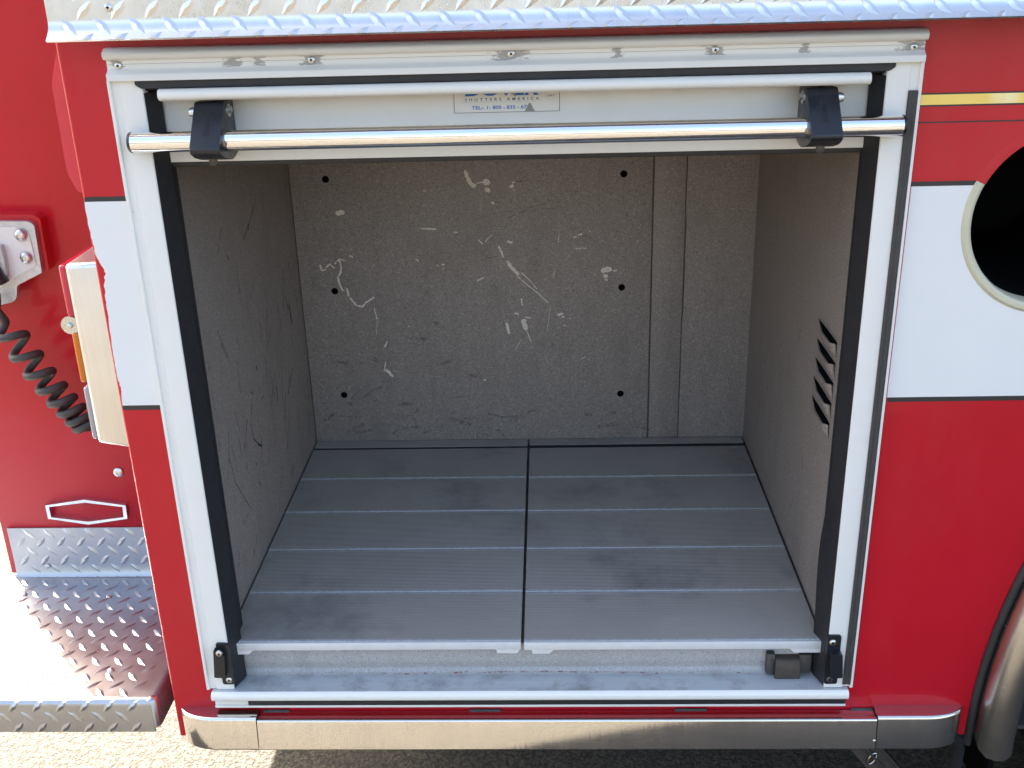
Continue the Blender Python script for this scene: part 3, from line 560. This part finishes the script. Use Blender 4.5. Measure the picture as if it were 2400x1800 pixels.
# broader, fainter rubbing: low on the back panel, and streaked along the side walls where gear slides in
rq = random.Random(11); bs = []; ls = []; rs_ = []
for k in range(34):
    x, z = rq.uniform(-.49, .26), 0.10 + abs(rq.gauss(0, .075)); L_ = rq.uniform(.008, .05); a = rq.gauss(0, .35)
    bs.append(([(x, z), (x + L_ * math.cos(a), z + L_ * math.sin(a))], rq.uniform(.002, .011)))
for k in range(12):                      # long arcs left by something round
    x, z, R_ = rq.uniform(-.35, .1), rq.uniform(.35, .6), rq.uniform(.08, .22); a0_ = rq.uniform(.3, 1.6)
    bs.append(([(x + R_ * math.cos(a0_ + q * .12), z + R_ * math.sin(a0_ + q * .12)) for q in range(6)], rq.uniform(.0012, .003)))
for k in range(70):
    y, z = rq.uniform(.12, .80), abs(rq.gauss(.30, .20)) + .10; L_ = rq.uniform(.01, .09); a = rq.gauss(1.45, .35)
    if z < .85: ls.append(([(y, z), (y + L_ * math.cos(a), z + L_ * math.sin(a))], rq.uniform(.0015, .009)))
for k in range(24):
    y, z = rq.uniform(.10, .80), abs(rq.gauss(.22, .15)) + .10; L_ = rq.uniform(.01, .05); a = rq.gauss(1.45, .5)
    rs_.append(([(y, z), (y + L_ * math.cos(a), z + L_ * math.sin(a))], rq.uniform(.0015, .007)))
strokes('rub_marks', 'faint_scuff', mp, bs, lambda u, v: (u, 0.81325, v))
strokes('rub_marks', 'faint_scuff', left, ls, lambda u, v: (-0.5158, u, v))
strokes('rub_marks', 'faint_scuff', right, rs_, lambda u, v: (0.5027, u, v))
strokes('paint_rub', 'red_rub', riser, [([(x, .0105 + rq.uniform(-.003, .003)), (x + rq.uniform(.02, .10), .0105 + rq.uniform(-.003, .003))], rq.uniform(.0012, .003)) for x in [-.42 + .045 * k for k in range(18)]], lambda u, v: (u, 0.0297, v))
# pressed louvres low on the right wall
for z0 in (.5850, .5500, .5155, .4800, .4445):
    bm = bmesh.new(); n = 20; rows_ = [[], [], [], [], []]
    for k in range(n + 1):
        tt = -1 + 2 * k / n; y = 0.165 + 0.063 * tt; b = 0.0125 * min(1, (1 - tt) * 0.95 + 0.02) * min(1, (1 + tt) * 7 + 0.35)
        for rw, (fx_, dz) in zip(rows_, ((0.66, -0.0015), (0.78, 0.0004), (1.0, 0.0), (0.72, -0.012), (0.0, -0.027))): rw.append(bm.verts.new((0.5029 - b * fx_, y, z0 + dz)))
    for r1, r2 in zip(rows_, rows_[1:]):
        for k in range(n): bm.faces.new((r1[k], r1[k + 1], r2[k + 1], r2[k]))
    bm.faces.new([rw[0] for rw in rows_])
    finish(bm, 'louvre', 'liner_paint', right, 60)
    bm = bmesh.new(); a = []; c = []
    for k in range(n + 1):
        tt = -1 + 2 * k / n; y = 0.165 + 0.063 * tt; b = 0.0125 * min(1, (1 - tt) * 0.95 + 0.02) * min(1, (1 + tt) * 7 + 0.35)
        a.append(bm.verts.new((0.5029 - b * 0.70, y, z0 - 0.0010))); c.append(bm.verts.new((0.5026, y, z0 + 0.0004 + 0.12 * b)))
    for k in range(n): bm.faces.new((a[k], a[k + 1], c[k + 1], c[k]))
    finish(bm, 'slot', 'dark_void', right, 60)
# ---- roll-up shutter, raised almost to the top
SY = 0.028
sh = box('shutter', 'white_paint', T, -0.4925, 0.4925, SY, SY + 0.012, 0.9080, 1.030, bev=.001)
box('shutter_slat', 'white_paint', sh, -0.4920, 0.4920, SY + 0.001, SY + 0.011, 1.0305, 1.095, bev=.001)
bm = bmesh.new()
prof = [(SY + 0.001, 1.0080), (-0.012, 1.0080)] + arcpts((-0.0180, 1.0065), 0.0082, 78, 282, 14) + [(-0.012, 1.0000), (SY + 0.001, 1.0000)]
add_ext(bm, prof, 'x', -0.4790, 0.4795)
bmesh.ops.bevel(bm, geom=[e for e in bm.edges if abs(e.verts[0].co.x - e.verts[1].co.x) < 1e-7 and max(e.verts[0].co.y, e.verts[1].co.y) < -0.013], offset=0.002, segments=3, affect='EDGES', profile=0.5)
finish(bm, 'finger_bar', 'white_paint', sh, 40)
ext('bottom_rail', 'white_paint', sh, rnd([(SY + 0.012, 0.9260), (SY - 0.0025, 0.9260), (SY - 0.0045, 0.9235), (SY - 0.0045, 0.9075), (SY + 0.012, 0.9075)], [0, .001, .001, .001, 0], 3), 'x', -0.4915, 0.4915)
ext('bottom_seal', 'black_rubber', sh, rnd([(SY + 0.014, 0.9074), (SY + 0.000, 0.9074), (SY + 0.001, 0.9000), (SY + 0.014, 0.8985)], .001, 3), 'x', -0.4935, 0.4935)
# lift bar on two black brackets
BY, BZ, BR = -0.0300, 0.9455, 0.0140
bar = tube('lift_bar', 'chrome', sh, [(-0.5205, BY, BZ), (0.5230, BY, BZ)], BR, 40)
for x, s in ((-0.5205, -1), (0.5230, 1)):
    lathe('end_plug', 'black_plastic', sh, [(BR * 1.02, 0), (BR * 1.02, s * 0.0018), (BR * .93, s * 0.0042), (0.001, s * 0.0048)], (x, BY, BZ), 'x', 32, cap=False)
for s in (-1, 1):
    x0, x1 = (-0.4325, -0.3915) if s < 0 else (0.3965, 0.4380)
    pr = rnd([(SY, 0.9945), (-0.0150, 0.9955), (-0.0640, 0.9400), (-0.0620, 0.9335), (-0.0450, 0.9250), (-0.0080, 0.9150), (SY, 0.9200)], [0, .002, .003, .004, .006, .01, 0], 5)
    bm = bmesh.new(); add_ext(bm, pr, 'x', x0, x1)
    es = [e for e in bm.edges if abs(e.verts[0].co.x - e.verts[1].co.x) < 1e-7]
    bmesh.ops.bevel(bm, geom=es, offset=0.0018, segments=2, affect='EDGES', profile=0.5)
    br = finish(bm, 'bar_bracket', 'black_plastic', sh, 40)
    cx = (x0 + x1) / 2
    # recessed strip with worn, unreadable raised marks, lying on the slanted face
    fd = Vector((0, -0.0490, -0.0555)).normalized(); fn = Vector((0, -0.0555, 0.0490)).normalized(); fo = Vector((cx, -0.0150, 0.9955))
    def on_face(bm, u0, u1, s0, s1, h0, h1):
        vs = [bm.verts.new(Vector((u, 0, 0)) + Vector((0, fo.y, fo.z)) + fd * s_ + fn * h) for h in (h0, h1) for s_ in (s0, s1) for u in (u0, u1)]
        for f in ((0, 1, 3, 2), (4, 5, 7, 6), (0, 1, 5, 4), (2, 3, 7, 6), (0, 2, 6, 4), (1, 3, 7, 5)): bm.faces.new([vs[i] for i in f])
    bm = bmesh.new(); on_face(bm, cx - 0.0050, cx + 0.0050, 0.0185, 0.0560, -0.001, 0.0002); finish(bm, 'nameplate_recess', 'black_rubber', br)
    bm = bmesh.new(); zz = 0.0200
    for k in range(8):
        h = random.uniform(.0018, .0030); on_face(bm, cx - 0.0028, cx + 0.0028, zz, zz + h, 0, 0.0008); zz += 0.0043
    finish(bm, 'raised_mark', 'black_plastic', br)
    for q, kind in ((-1, 'nut'), (1, 'bolt')):
        if s > 0: kind = 'bolt' if kind == 'nut' else 'nut'
        xx = x0 if q < 0 else x1
        if kind == 'nut':
            lathe('acorn_nut', 'zinc', br, [(0.0072, 0), (0.0072, q * .0060), (0.0055, q * .0100), (0.001, q * .0120)], (xx, -0.0085, 0.9815), 'x', 16, cap=False)
        else:
            wv = lathe('washer', 'zinc', br, [(0.0092, 0), (0.0092, q * .0016), (0.001, q * .0016)], (xx, -0.0010, 0.9820), 'x', 24, cap=False)
            lathe('bolt_head', 'zinc', br, [(0.0052, q * .0016), (0.0050, q * .0052), (0.001, q * .0056)], (xx, -0.0010, 0.9830), 'x', 6, cap=False)
    lathe('set_screw', 'rust_steel', br, [(0.006, 0), (0.006, -0.002), (0.001, -0.003)], (cx, -0.03, 0.9175), 'y', 16, cap=False)
# maker's sticker on the shutter
fx = lambda x: 0.04875 + (x - 0.04875) * .9919
fz = lambda z: 1.1862 + (z - 1.18743) * .9919
yS = SY - 0.0005
stk = plate('sticker', 'sticker', sh, [[(fx(-.0817), fz(.9666)), (fx(.0170), fz(.9667)), (fx(.0666), fz(.9668)), (fx(.0666), 1.008), (fx(-.0817), 1.008)]], yS, SY + .0003)
yT = yS - 0.0002
for x0, x1, z0, z1 in ((-.0821, -.0813, .9662, 1.0), (.0662, .0670, .9662, 1.0), (-.0821, .0670, .9660, .9666)):
    plate('sticker_edge', 'brown_edge', stk, [[(fx(x0), fz(z0)), (fx(x1), fz(z0)), (fx(x1), fz(z1)), (fx(x0), fz(z1))]], yS - .00006, yS + .0003)
lettering('lettering', 'DOVER', 'blue_ink', stk, fx(-.0656), fx(.0378), fz(.9890), 0.0165, yT, bold=0.03)
for a, b in ((-.0662, -.0590), (.0020, .0130), (.0165, .0235), (.0300, .0378)):      # slab feet of the letters
    plate('letter_foot', 'blue_ink', stk, [[(fx(a), fz(.9890)), (fx(b), fz(.9890)), (fx(b), fz(.9899)), (fx(a), fz(.9899))]], yT - .0001, yT)
lettering('lettering', 'SHUTTERS AMERICA', 'slate_ink', stk, fx(-.0663), fx(.0382), fz(.9822), 0.0040, yT, bold=0.016, spacing=1.9)
lettering('lettering', 'TEL:- 1- 800 - 835 - 67', 'blue_ink', stk, fx(-.0570), fx(.0206), fz(.9706), 0.0049, yT, bold=0.018)
lettering('lettering', '1997', 'slate_ink', stk, fx(.0493), fx(.0596), fz(.9860), 0.0031, yT, bold=0.004)
plate('seal_ring', 'pale_ink', stk, [circ(fx(.0545), fz(.9895), .0078, 40), circ(fx(.0545), fz(.9895), .0074, 40)], yT - .0001, yT + .0001)
for a, b, c, d in ((-.0698, .9805, .0418, .9808), (-.0698, .9805, -.0695, .9950), (.0415, .9805, .0418, .9950)):
    plate('sticker_rule', 'pale_ink', stk, [[(fx(a), fz(b)), (fx(c), fz(b)), (fx(c), fz(d)), (fx(a), fz(d))]], yT - .0001, yT + .0001)
plate('torn_patch', 'torn_grey', stk, [[(fx(.0172), fz(.9662)), (fx(.0325), fz(.9662)), (fx(.0300), fz(.9700)), (fx(.0265), fz(.9770)), (fx(.0250), fz(.9787)), (fx(.0225), fz(.9765)), (fx(.0195), fz(.9705))]], yT - .0004, yT)
plate('torn_patch', 'torn_grey', stk, [[(fx(-.0020), fz(.9955)), (fx(-.0008), fz(.9905)), (fx(.0012), fz(.9900)), (fx(.0022), fz(.9912)), (fx(.0042), fz(.9862)), (fx(.0056), fz(.9900)), (fx(.0060), fz(.9955))]], yT - .0004, yT)
# ---- polished rub rail below the door
rp = rnd([(-0.003, -0.0445), (-0.014, -0.0460), (-0.0225, -0.0435), (-0.0300, -0.0430), (-0.0365, -0.1000), (-0.0350, -0.1020), (-0.002, -0.1020)], [.001, .006, .004, .006, .003, .001, 0], 6)
rr = ext('rub_rail', 'polished_alu', T, rp, 'x', -0.4655, 0.5920, ang=30)
def cap(xa, xb):
    """end cap: same section, its end swept back to the panel in a quarter curve"""
    s = 1 if xb > xa else -1; L = 0.066; D = 0.0330; zt_, zb_, r = -0.0375, -0.1030, 0.0055
    path = [Vector((xa, -D)), Vector((xa + (xb - s * L - xa) * .5, -D))] + [Vector((xb - s * L + s * L * math.sin(a), -D * math.cos(a))) for a in [math.pi / 2 * k / 16 for k in range(17)]]
    bm = bmesh.new(); rings = []
    for i, p in enumerate(path):
        d = (path[min(i + 1, len(path) - 1)] - path[max(i - 1, 0)]).normalized(); n = Vector((d.y, -d.x)) * -s
        if n.y < 0: n = -n
        k = min(1.0, max(0.0, -p.y) / 0.012); rr_ = r * k
        sec = [(rr_ * (1 - math.sin(a)), zt_ - rr_ * (1 - math.cos(a))) for a in [math.pi / 2 * q / 5 for q in range(6)]]
        sec += [(rr_ * (1 - math.cos(a)), zb_ + rr_ * (1 - math.sin(a))) for a in [math.pi / 2 * q / 5 for q in range(6)]]
        rings.append([bm.verts.new((p.x + n.x * o_, min(0.0, (p.y + n.y * o_) * (0.93 + 0.20 * (zt_ - z_) / (zt_ - zb_))), z_)) for o_, z_ in sec])
    for a, b in zip(rings, rings[1:]):
        for q in range(len(a) - 1): bm.faces.new((a[q], a[q + 1], b[q + 1], b[q]))
    for e_ in (0, -1):
        back = [bm.verts.new((rg_[e_].co.x, 0.0, rg_[e_].co.z)) for rg_ in rings]
        for q in range(len(rings) - 1): bm.faces.new((rings[q][e_], rings[q + 1][e_], back[q + 1], back[q]))
        if e_ == 0: tb = back
    bm.faces.new(rings[0] + [back[0], tb[0]])
    return finish(bm, 'end_cap', 'polished_alu', rr, 40)
cap(-0.4668, -0.6050); cap(0.5933, 0.7420)
for x0, x1 in ((-0.46, -0.415), (-0.10, -0.045), (0.255, 0.31), (0.555, 0.592)):
    box('mount_tab', 'dark_steel', rr, x0, x1, -0.0040, -0.0005, -0.0480, -0.0420, bev=.0006)
lathe('rivet', 'zinc', rr, [(0.003, 0.0), (0.002, -0.001), (0.0005, -0.0013)], (0.5895, -0.0362, -0.0830), 'y', 12, cap=False)
# ---- below the body on the right: slotted steel strap and a hose
bk = bmesh.new()
d = Vector((0.0363, 0, -0.0467)).normalized()
A = Vector((0.568, 0.06, -0.165)); 
for off, wdt, yy in ((0.0, 0.046, 0.06),):
    n = Vector((-d.z, 0, d.x)) * -1
    o0 = A - d * 0.06; o1 = A + d * 0.30
    q = [o0, o1, o1 + Vector((0.060, 0, 0)), o0 + Vector((0.060, 0, 0))]
    add_ext(bk, [(p.x, p.z) for p in q], 'y', 0.060, 0.066)
strap = finish(bk, 'hanger_strap', 'rust_steel', T)
for off in (0.030, 0.058):
    bm = bmesh.new(); o0 = A - d * 0.06 + Vector((off, 0, 0)); o1 = A + d * 0.30 + Vector((off, 0, 0))
    add_ext(bm, [(p.x, p.z) for p in (o0, o1, o1 + Vector((.005, 0, 0)), o0 + Vector((.005, 0, 0)))], 'y', 0.050, 0.0598); finish(bm, 'strap_edge', 'stainless', strap)
bm = bmesh.new(); cr = Vector((0.624, 0.057, -0.204))
ringp = [cr + Vector((0.0062 * math.cos(a) + 0.004 * math.sin(a), 0, 0.0125 * math.sin(a))) for a in [2 * math.pi * k / 24 for k in range(25)]]
add_tube(bm, ringp, 0.0022, 8, cap=False); finish(bm, 'strap_eyelet', 'stainless', strap)
hs = tube('hose', 'black_rubber', T, [(0.735, 0.03, -0.115), (0.752, 0.035, -0.135), (0.768, 0.05, -0.155), (0.775, 0.055, -0.18), (0.777, 0.06, -0.21), (0.777, 0.06, -0.35)], 0.0105, 14)
tube('hose', 'black_rubber', T, [(0.80, 0.10, -0.10), (0.795, 0.10, -0.16), (0.79, 0.10, -0.35)], 0.008, 12)
# ---- tailboard step with lip, kick plate and the centre section behind it
SZ = -0.0236
nose = Prof([(WY - 0.003, SZ), (0.30, SZ), (0.16, SZ), (0.06, SZ), (0.012, SZ)] + arcpts((0.012, SZ - 0.012), 0.012, 90, 180, 8)[1:] + [(0.0, -0.060), (0.0, -0.0915)])
class Flip(Prof):
    # the same with the normals on the other side
    def __call__(s, t):
        p, n = Prof.__call__(s, t); return p, (-n[0], -n[1])
bm = bmesh.new()
pts = [(WY - 0.003, SZ), (0.012, SZ)] + arcpts((0.012, SZ - 0.012), 0.012, 90, 180, 8)[1:] + [(0.0, -0.0915), (0.004, -0.0915), (0.004, -0.036), (WY - 0.003, -0.030)]
add_ext(bm, pts, 'x', -1.75, -0.660)
step = finish(bm, 'rear_step', 'tread_worn', T, 30)
# rolled right-hand side of the step
sd_ = [(-0.660, SZ)] + [(-0.660 + 0.009 * math.sin(a), SZ - 0.009 + 0.009 * math.cos(a)) for a in [math.pi / 2 * k / 6 for k in range(1, 7)]] + [(-0.651, -0.085), (-0.655, -0.085), (-0.660, -0.033)]
bm = bmesh.new(); add_ext(bm, sd_, 'y', 0.016, WY - 0.003); finish(bm, 'step_side', 'step_grey', step, 40)
bm = bmesh.new()
add_lathe(bm, [(0.001, 0), (0.0085, -.0012), (0.012, -.005), (0.012, -0.06)], (0, 0, 0), 'y', 16, cap=False)
bmesh.ops.rotate(bm, verts=bm.verts, cent=(0, 0, 0), matrix=Matrix.Rotation(math.radians(-90), 3, 'X'))
for v in bm.verts: v.co = Vector((v.co.x - 0.6625, v.co.y + 0.0128, -abs(v.co.z) + SZ + 0.0002))
finish(bm, 'step_corner', 'tread_worn', step, 60)
flat = nose.c[4]
st_rows = [(flat - 0.010 - 0.0446 * j, False) for j in range(9)] + [(flat - 0.0323 - 0.0446 * j, True) for j in range(9)]
lip_rows = [(nose.L - 0.010, True), (nose.L - 0.033, False), (nose.L - 0.056, True)]
bars(step, nose, -1.70, -0.664, 0.0425, lip_rows, nose.L - 0.0005, part=lambda x, s: x > -1.02, x_off=0.009)
bars(step, nose, -1.70, -0.664, 0.0425, st_rows, nose.L, part=lambda x, s: x > -0.925 + 0.0, x_off=0.009)
kp = Flip([(WY - 0.005, SZ + 0.001), (WY - 0.0045, 0.005), (WY - 0.004, 0.03), (WY - 0.004, 0.06), (WY - 0.004, 0.0905)])
kick = ext('kick_plate', 'tread_worn', T, [(WY - 0.012, SZ + 0.0005), (WY - 0.006, SZ + 0.008), (WY - 0.004, 0.004), (WY - 0.004, 0.0905), (WY - 0.0005, 0.0905), (WY - 0.0005, SZ + 0.0005)], 'x', -1.082, -0.640)
bars(kick, kp, -1.082, -0.660, 0.0425, [(kp.L - 0.0125, True), (kp.L - 0.033, False), (kp.L - 0.055, True), (kp.L - 0.0765, False), (kp.L - 0.098, True)], kp.L - 0.0005, x_off=0.004)
for x, y in ((-1.035, 0.335), (-0.855, 0.325), (-0.760, 0.085)):
    lathe('step_bolt', 'zinc', step, [(0.0062, 0.0), (0.0055, 0.003), (0.003, 0.0042), (0.0005, 0.0044)], (0, 0, 0), 'y', 16, cap=False)
    ob = bpy.data.objects[-1] if False else COL.objects[-1]
    for v in ob.data.vertices: v.co = Vector((x + v.co.x, y + v.co.z, SZ + v.co.y))
lathe('kick_bolt', 'zinc', kick, [(0.006, 0.0), (0.0055, -0.003), (0.0005, -0.004)], (-1.012, WY - 0.0045, 0.0), 'y', 14, cap=False)
# joined bars of the far, sunlit part of the step
if STUFF:
    bm = bmesh.new()
    for par, me, x in STUFF:
        n0 = len(bm.verts); bm.from_mesh(me); bm.verts.ensure_lookup_table()
        for v in list(bm.verts)[n0:]: v.co.x += x
    o = finish(bm, 'tread_bars', 'tread_worn', step, 25); o['kind'] = 'stuff'
wall = box('centre_side_panel', 'red_paint', T, WX, XB + 0.004, WY, WY + 0.01, -0.02, 2.25, bev=.003)
box('centre_rear_panel', 'red_paint', T, WX, WX + 0.01, WY + 0.0102, 2.0, -0.02, 2.25)
box('shadow_post', 'red_paint', T, -1.178, WX - 0.0002, 0.462, 0.52, 0.12, 2.25, bev=.004)  # unseen, added to cast the shadow edge on the step
box('centre_floor', 'dark_steel', T, WX + 0.0102, XB, WY + 0.0102, 2.0, -0.02, -0.012)
# hexagonal trim, button screw
hx = [(-.9871, .1468), (-.9044, .1593), (-.8207, .1450), (-.8223, .1141), (-.9052, .1013), (-.9872, .1158)]
hcx, hcz = -.9045, .1303
def sc(p, kx, kz): return (hcx + (p[0] - hcx) * kx, hcz + (p[1] - hcz) * kz)
plate('hexagon_trim', 'chrome', T, [[sc(p, 1.0, 1.0) for p in hx], [sc(p, .915, .77) for p in hx]], WY - 0.010, WY)
lathe('button_screw', 'zinc', T, [(0.0108, 0.0), (0.0100, -0.0030), (0.0065, -0.0055), (0.0032, -0.0060), (0.0028, -0.0045), (0.0005, -0.0045)], (-0.8265, WY - 0.0002, 0.2165), 'y', 24, cap=False)
# tail lamp housing on the rear face
HX0 = -0.6885; hz0, hz1 = 0.4440, 0.7520; hy0, hy1 = 0.05, 0.30
bm = bmesh.new()
add_ext(bm, [(HX0, 0.4505), (XB - 0.0003, 0.4385), (XB - 0.0003, hz1 + 0.003), (HX0, hz1)], 'y', hy0, hy1)
bmesh.ops.bevel(bm, geom=[e for e in bm.edges if min(e.verts[0].co.x, e.verts[1].co.x) < HX0 + 0.001 or max(e.verts[0].co.y, e.verts[1].co.y) < hy0 + .001], offset=0.008, segments=3, affect='EDGES', profile=0.5)
hs_ = finish(bm, 'tail_lamp_housing', 'brushed_alu', T, 40)
for nm, mt, z0, z1, pr_ in (('red_lens', 'red_lens', .664, .748, .0135), ('amber_lens', 'amber_lens', .5535, .639, .0130), ('clear_lens', 'clear_lens', .4535, .546, .0115)):
    bm = bmesh.new(); add_box(bm, HX0 - pr_, HX0 + 0.002, hy0 + 0.009, hy1 - 0.02, z0, z1, bev=0.005, seg=3); finish(bm, nm, mt, hs_)
lathe('lamp_washer', 'zinc', hs_, [(0.0145, 0.0), (0.0145, -0.0015), (0.005, -0.0015), (0.004, -0.006), (0.0005, -0.007)], (HX0 - 0.0125, hy0 + 0.013, 0.6505), 'y', 24, cap=False)
ext('marker_lamp', 'red_lens', T, rnd([(XB - 0.0003, 1.066), (-0.6395, 1.060), (-0.6545, 1.018), (-0.6560, 0.891), (-0.6450, 0.862), (XB - 0.0003, 0.858)], .003, 3), 'y', 0.05, 0.12)
# cast bracket for the cord
bp = [(-1.06, .7475), (-.8890, .7430), (-.8800, .7365), (-.8832, .6470), (-.9354, .6230), (-.9400, .5990), (-.9500, .5910), (-.9900, .5830), (-1.06, .5850)]
bkt = ext('cord_bracket', 'cast_metal', T, rnd(bp, [0, .006, .006, .003, .006, .008, .006, 0, 0], 4), 'y', 0.372, 0.382)
ext('bracket_base', 'red_paint', bkt, rnd([(-1.06, .7570), (-.8830, .7530), (-.8720, .7450), (-.8740, .6480), (-.9300, .6300), (-1.06, .6300)], .004, 3), 'y', 0.3822, WY)
ext('bracket_face', 'white_paint', bkt, rnd([(-1.05, .7340), (-.9150, .7340), (-.8920, .7200), (-.8900, .6620), (-.9420, .6350), (-.9600, .6400), (-1.05, .6400)], .004, 3), 'y', 0.3705, 0.3722)
ext('bracket_hook', 'cast_metal', bkt, rnd([(-.9560, .7030), (-.9420, .7040), (-.9400, .6760), (-.9430, .6450), (-.9560, .6440)], .003, 3), 'y', 0.355, 0.3707)
for x, z in ((-.9064, .7190), (-.9050, .6770)):
    lathe('bracket_bolt', 'zinc', bkt, [(0.0118, 0.0), (0.0115, -0.0030), (0.0082, -0.0075), (0.0050, -0.0090), (0.0046, -0.0065), (0.0005, -0.0065)], (x, 0.3704, z), 'y', 24, cap=False)
tube('bracket_grip', 'black_plastic', bkt, [(-.975, .352, .70), (-.966, .352, .665), (-.958, .352, .632)], [0.014, 0.016, 0.020], 20)

# ================================================================== things that can be lifted away
def mat_thing(xa, xb, y0, gap_back, label, tabs):
    E_ = empty('floor_mat', ((xa + xb) / 2, 0.40, 0.0655), label, 'floor mat', 'ribbed mats on the compartment floor')
    ZT = 0.0898; P_ = 0.1505
    def plank(ya, yb, joint=True, rear=True):
        n = max(3, round((yb - ya - 0.012) / 0.0048)); p = [(ya, ZT - 0.014), (ya, ZT - 0.0032), (ya + 0.0007, ZT - 0.0012), (ya + 0.0018, ZT - 0.0002), (ya + 0.0058, ZT)]
        st = (yb - ya - 0.012) / n
        for k in range(n):
            q = ya + 0.006 + k * st
            p += [(q, ZT - 0.0006), (q + st * .22, ZT), (q + st * .62, ZT), (q + st * .84, ZT - 0.0006)]
        p += [(yb - 0.0058, ZT), (yb - 0.0018, ZT - 0.0002), (yb - 0.0007, ZT - 0.0012), (yb, ZT - 0.0032), (yb, ZT - 0.014)]
        bm = bmesh.new(); add_ext(bm, p, 'x', xa, xb); o = finish(bm, 'plank', 'mat_plastic', E_, 30)
        o.data.materials.append(M['mat_joint']); o.data.materials.append(M['gap_shade'])
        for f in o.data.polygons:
            if not joint and f.normal.y < -0.6 and f.center.y < ya + 0.0004: f.material_index = 2      # shade of the wide gap, painted near-black on this face
            if joint and f.normal.z > 0.3 and (f.center.y < ya + 0.0062 or (rear and f.center.y > yb - 0.0062)): f.material_index = 1
    for k in range(5): plank(y0 + P_ * k + 0.0006, y0 + P_ * (k + 1) - 0.0006, True, k < 4)
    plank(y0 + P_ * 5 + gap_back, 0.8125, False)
    box('front_edge', 'mat_edge', E_, xa, xb, y0 - 0.0030, y0 + 0.0002, ZT - 0.0160, ZT - 0.0012, bev=.0008)
    for a, b, c in tabs:
        ext('foot', 'mat_edge', E_, [(a, ZT - 0.0158), (b, ZT - 0.0158), (b - (c if c > 0 else 0), ZT - 0.0235), (a + (-c if c < 0 else 0.002), ZT - 0.0235)], 'y', y0 - 0.0028, y0 + 0.02)
    box('rib_shade_strip', 'dark_void', E_, xa + 0.01, xb - 0.01, y0 + 0.03, y0 + 0.036, 0.0660, ZT - 0.0142)
    box('rib_shade_strip', 'dark_void', E_, xa + 0.004, xb - 0.004, y0 + P_ * 5 - 0.004, y0 + P_ * 5 + 0.018, 0.0660, ZT - 0.0145)  # near-black strip under the back gap, painted as the shade inside it
    box('rib_shade_strip', 'dark_void', E_, xa + 0.01, xb - 0.01, y0 + 0.60, y0 + 0.606, 0.0660, ZT - 0.0142)
    return E_
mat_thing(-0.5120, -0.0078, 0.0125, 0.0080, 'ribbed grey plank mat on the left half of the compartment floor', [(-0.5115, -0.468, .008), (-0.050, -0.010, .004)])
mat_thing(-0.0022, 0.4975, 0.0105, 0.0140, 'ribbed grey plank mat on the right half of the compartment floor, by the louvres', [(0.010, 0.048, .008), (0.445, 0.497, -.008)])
# coiled cord
pts = [(-0.966, 0.352, 0.615), (-0.967, 0.35, 0.600), (-0.968, 0.345, 0.585)]
N = 8.2; steps = int(N * 28)
for k in range(steps + 1):
    f = k / steps; g_ = 1 - (1 - f) ** 1.35
    ax = Vector((-0.962 + 0.122 * g_, 0.345, 0.562 - 0.215 * g_ - 0.016 * math.sin(math.pi * g_)))
    n1 = Vector((0.87, 0, 0.49)); n2 = Vector((0, 1, 0))
    ph = 2 * math.pi * N * f + 1.2; R = (0.0205 - 0.002 * f) * min(1, 0.3 + f * 12)
    pts.append(ax + n1 * math.cos(ph) * R * 1.08 + n2 * math.sin(ph) * R)
pts += [(-0.832, 0.372, 0.335), (-0.815, 0.392, 0.330), (-0.802, 0.409, 0.328)]
cord = tube('coiled_cord', 'grey_rubber', None, pts, 0.0076, 12)
tag(cord, 'dark coiled electrical cord hanging from the cast bracket beside the tail lamp housing', 'cord')
print('BARS', BARS, 'joined', len(STUFF))
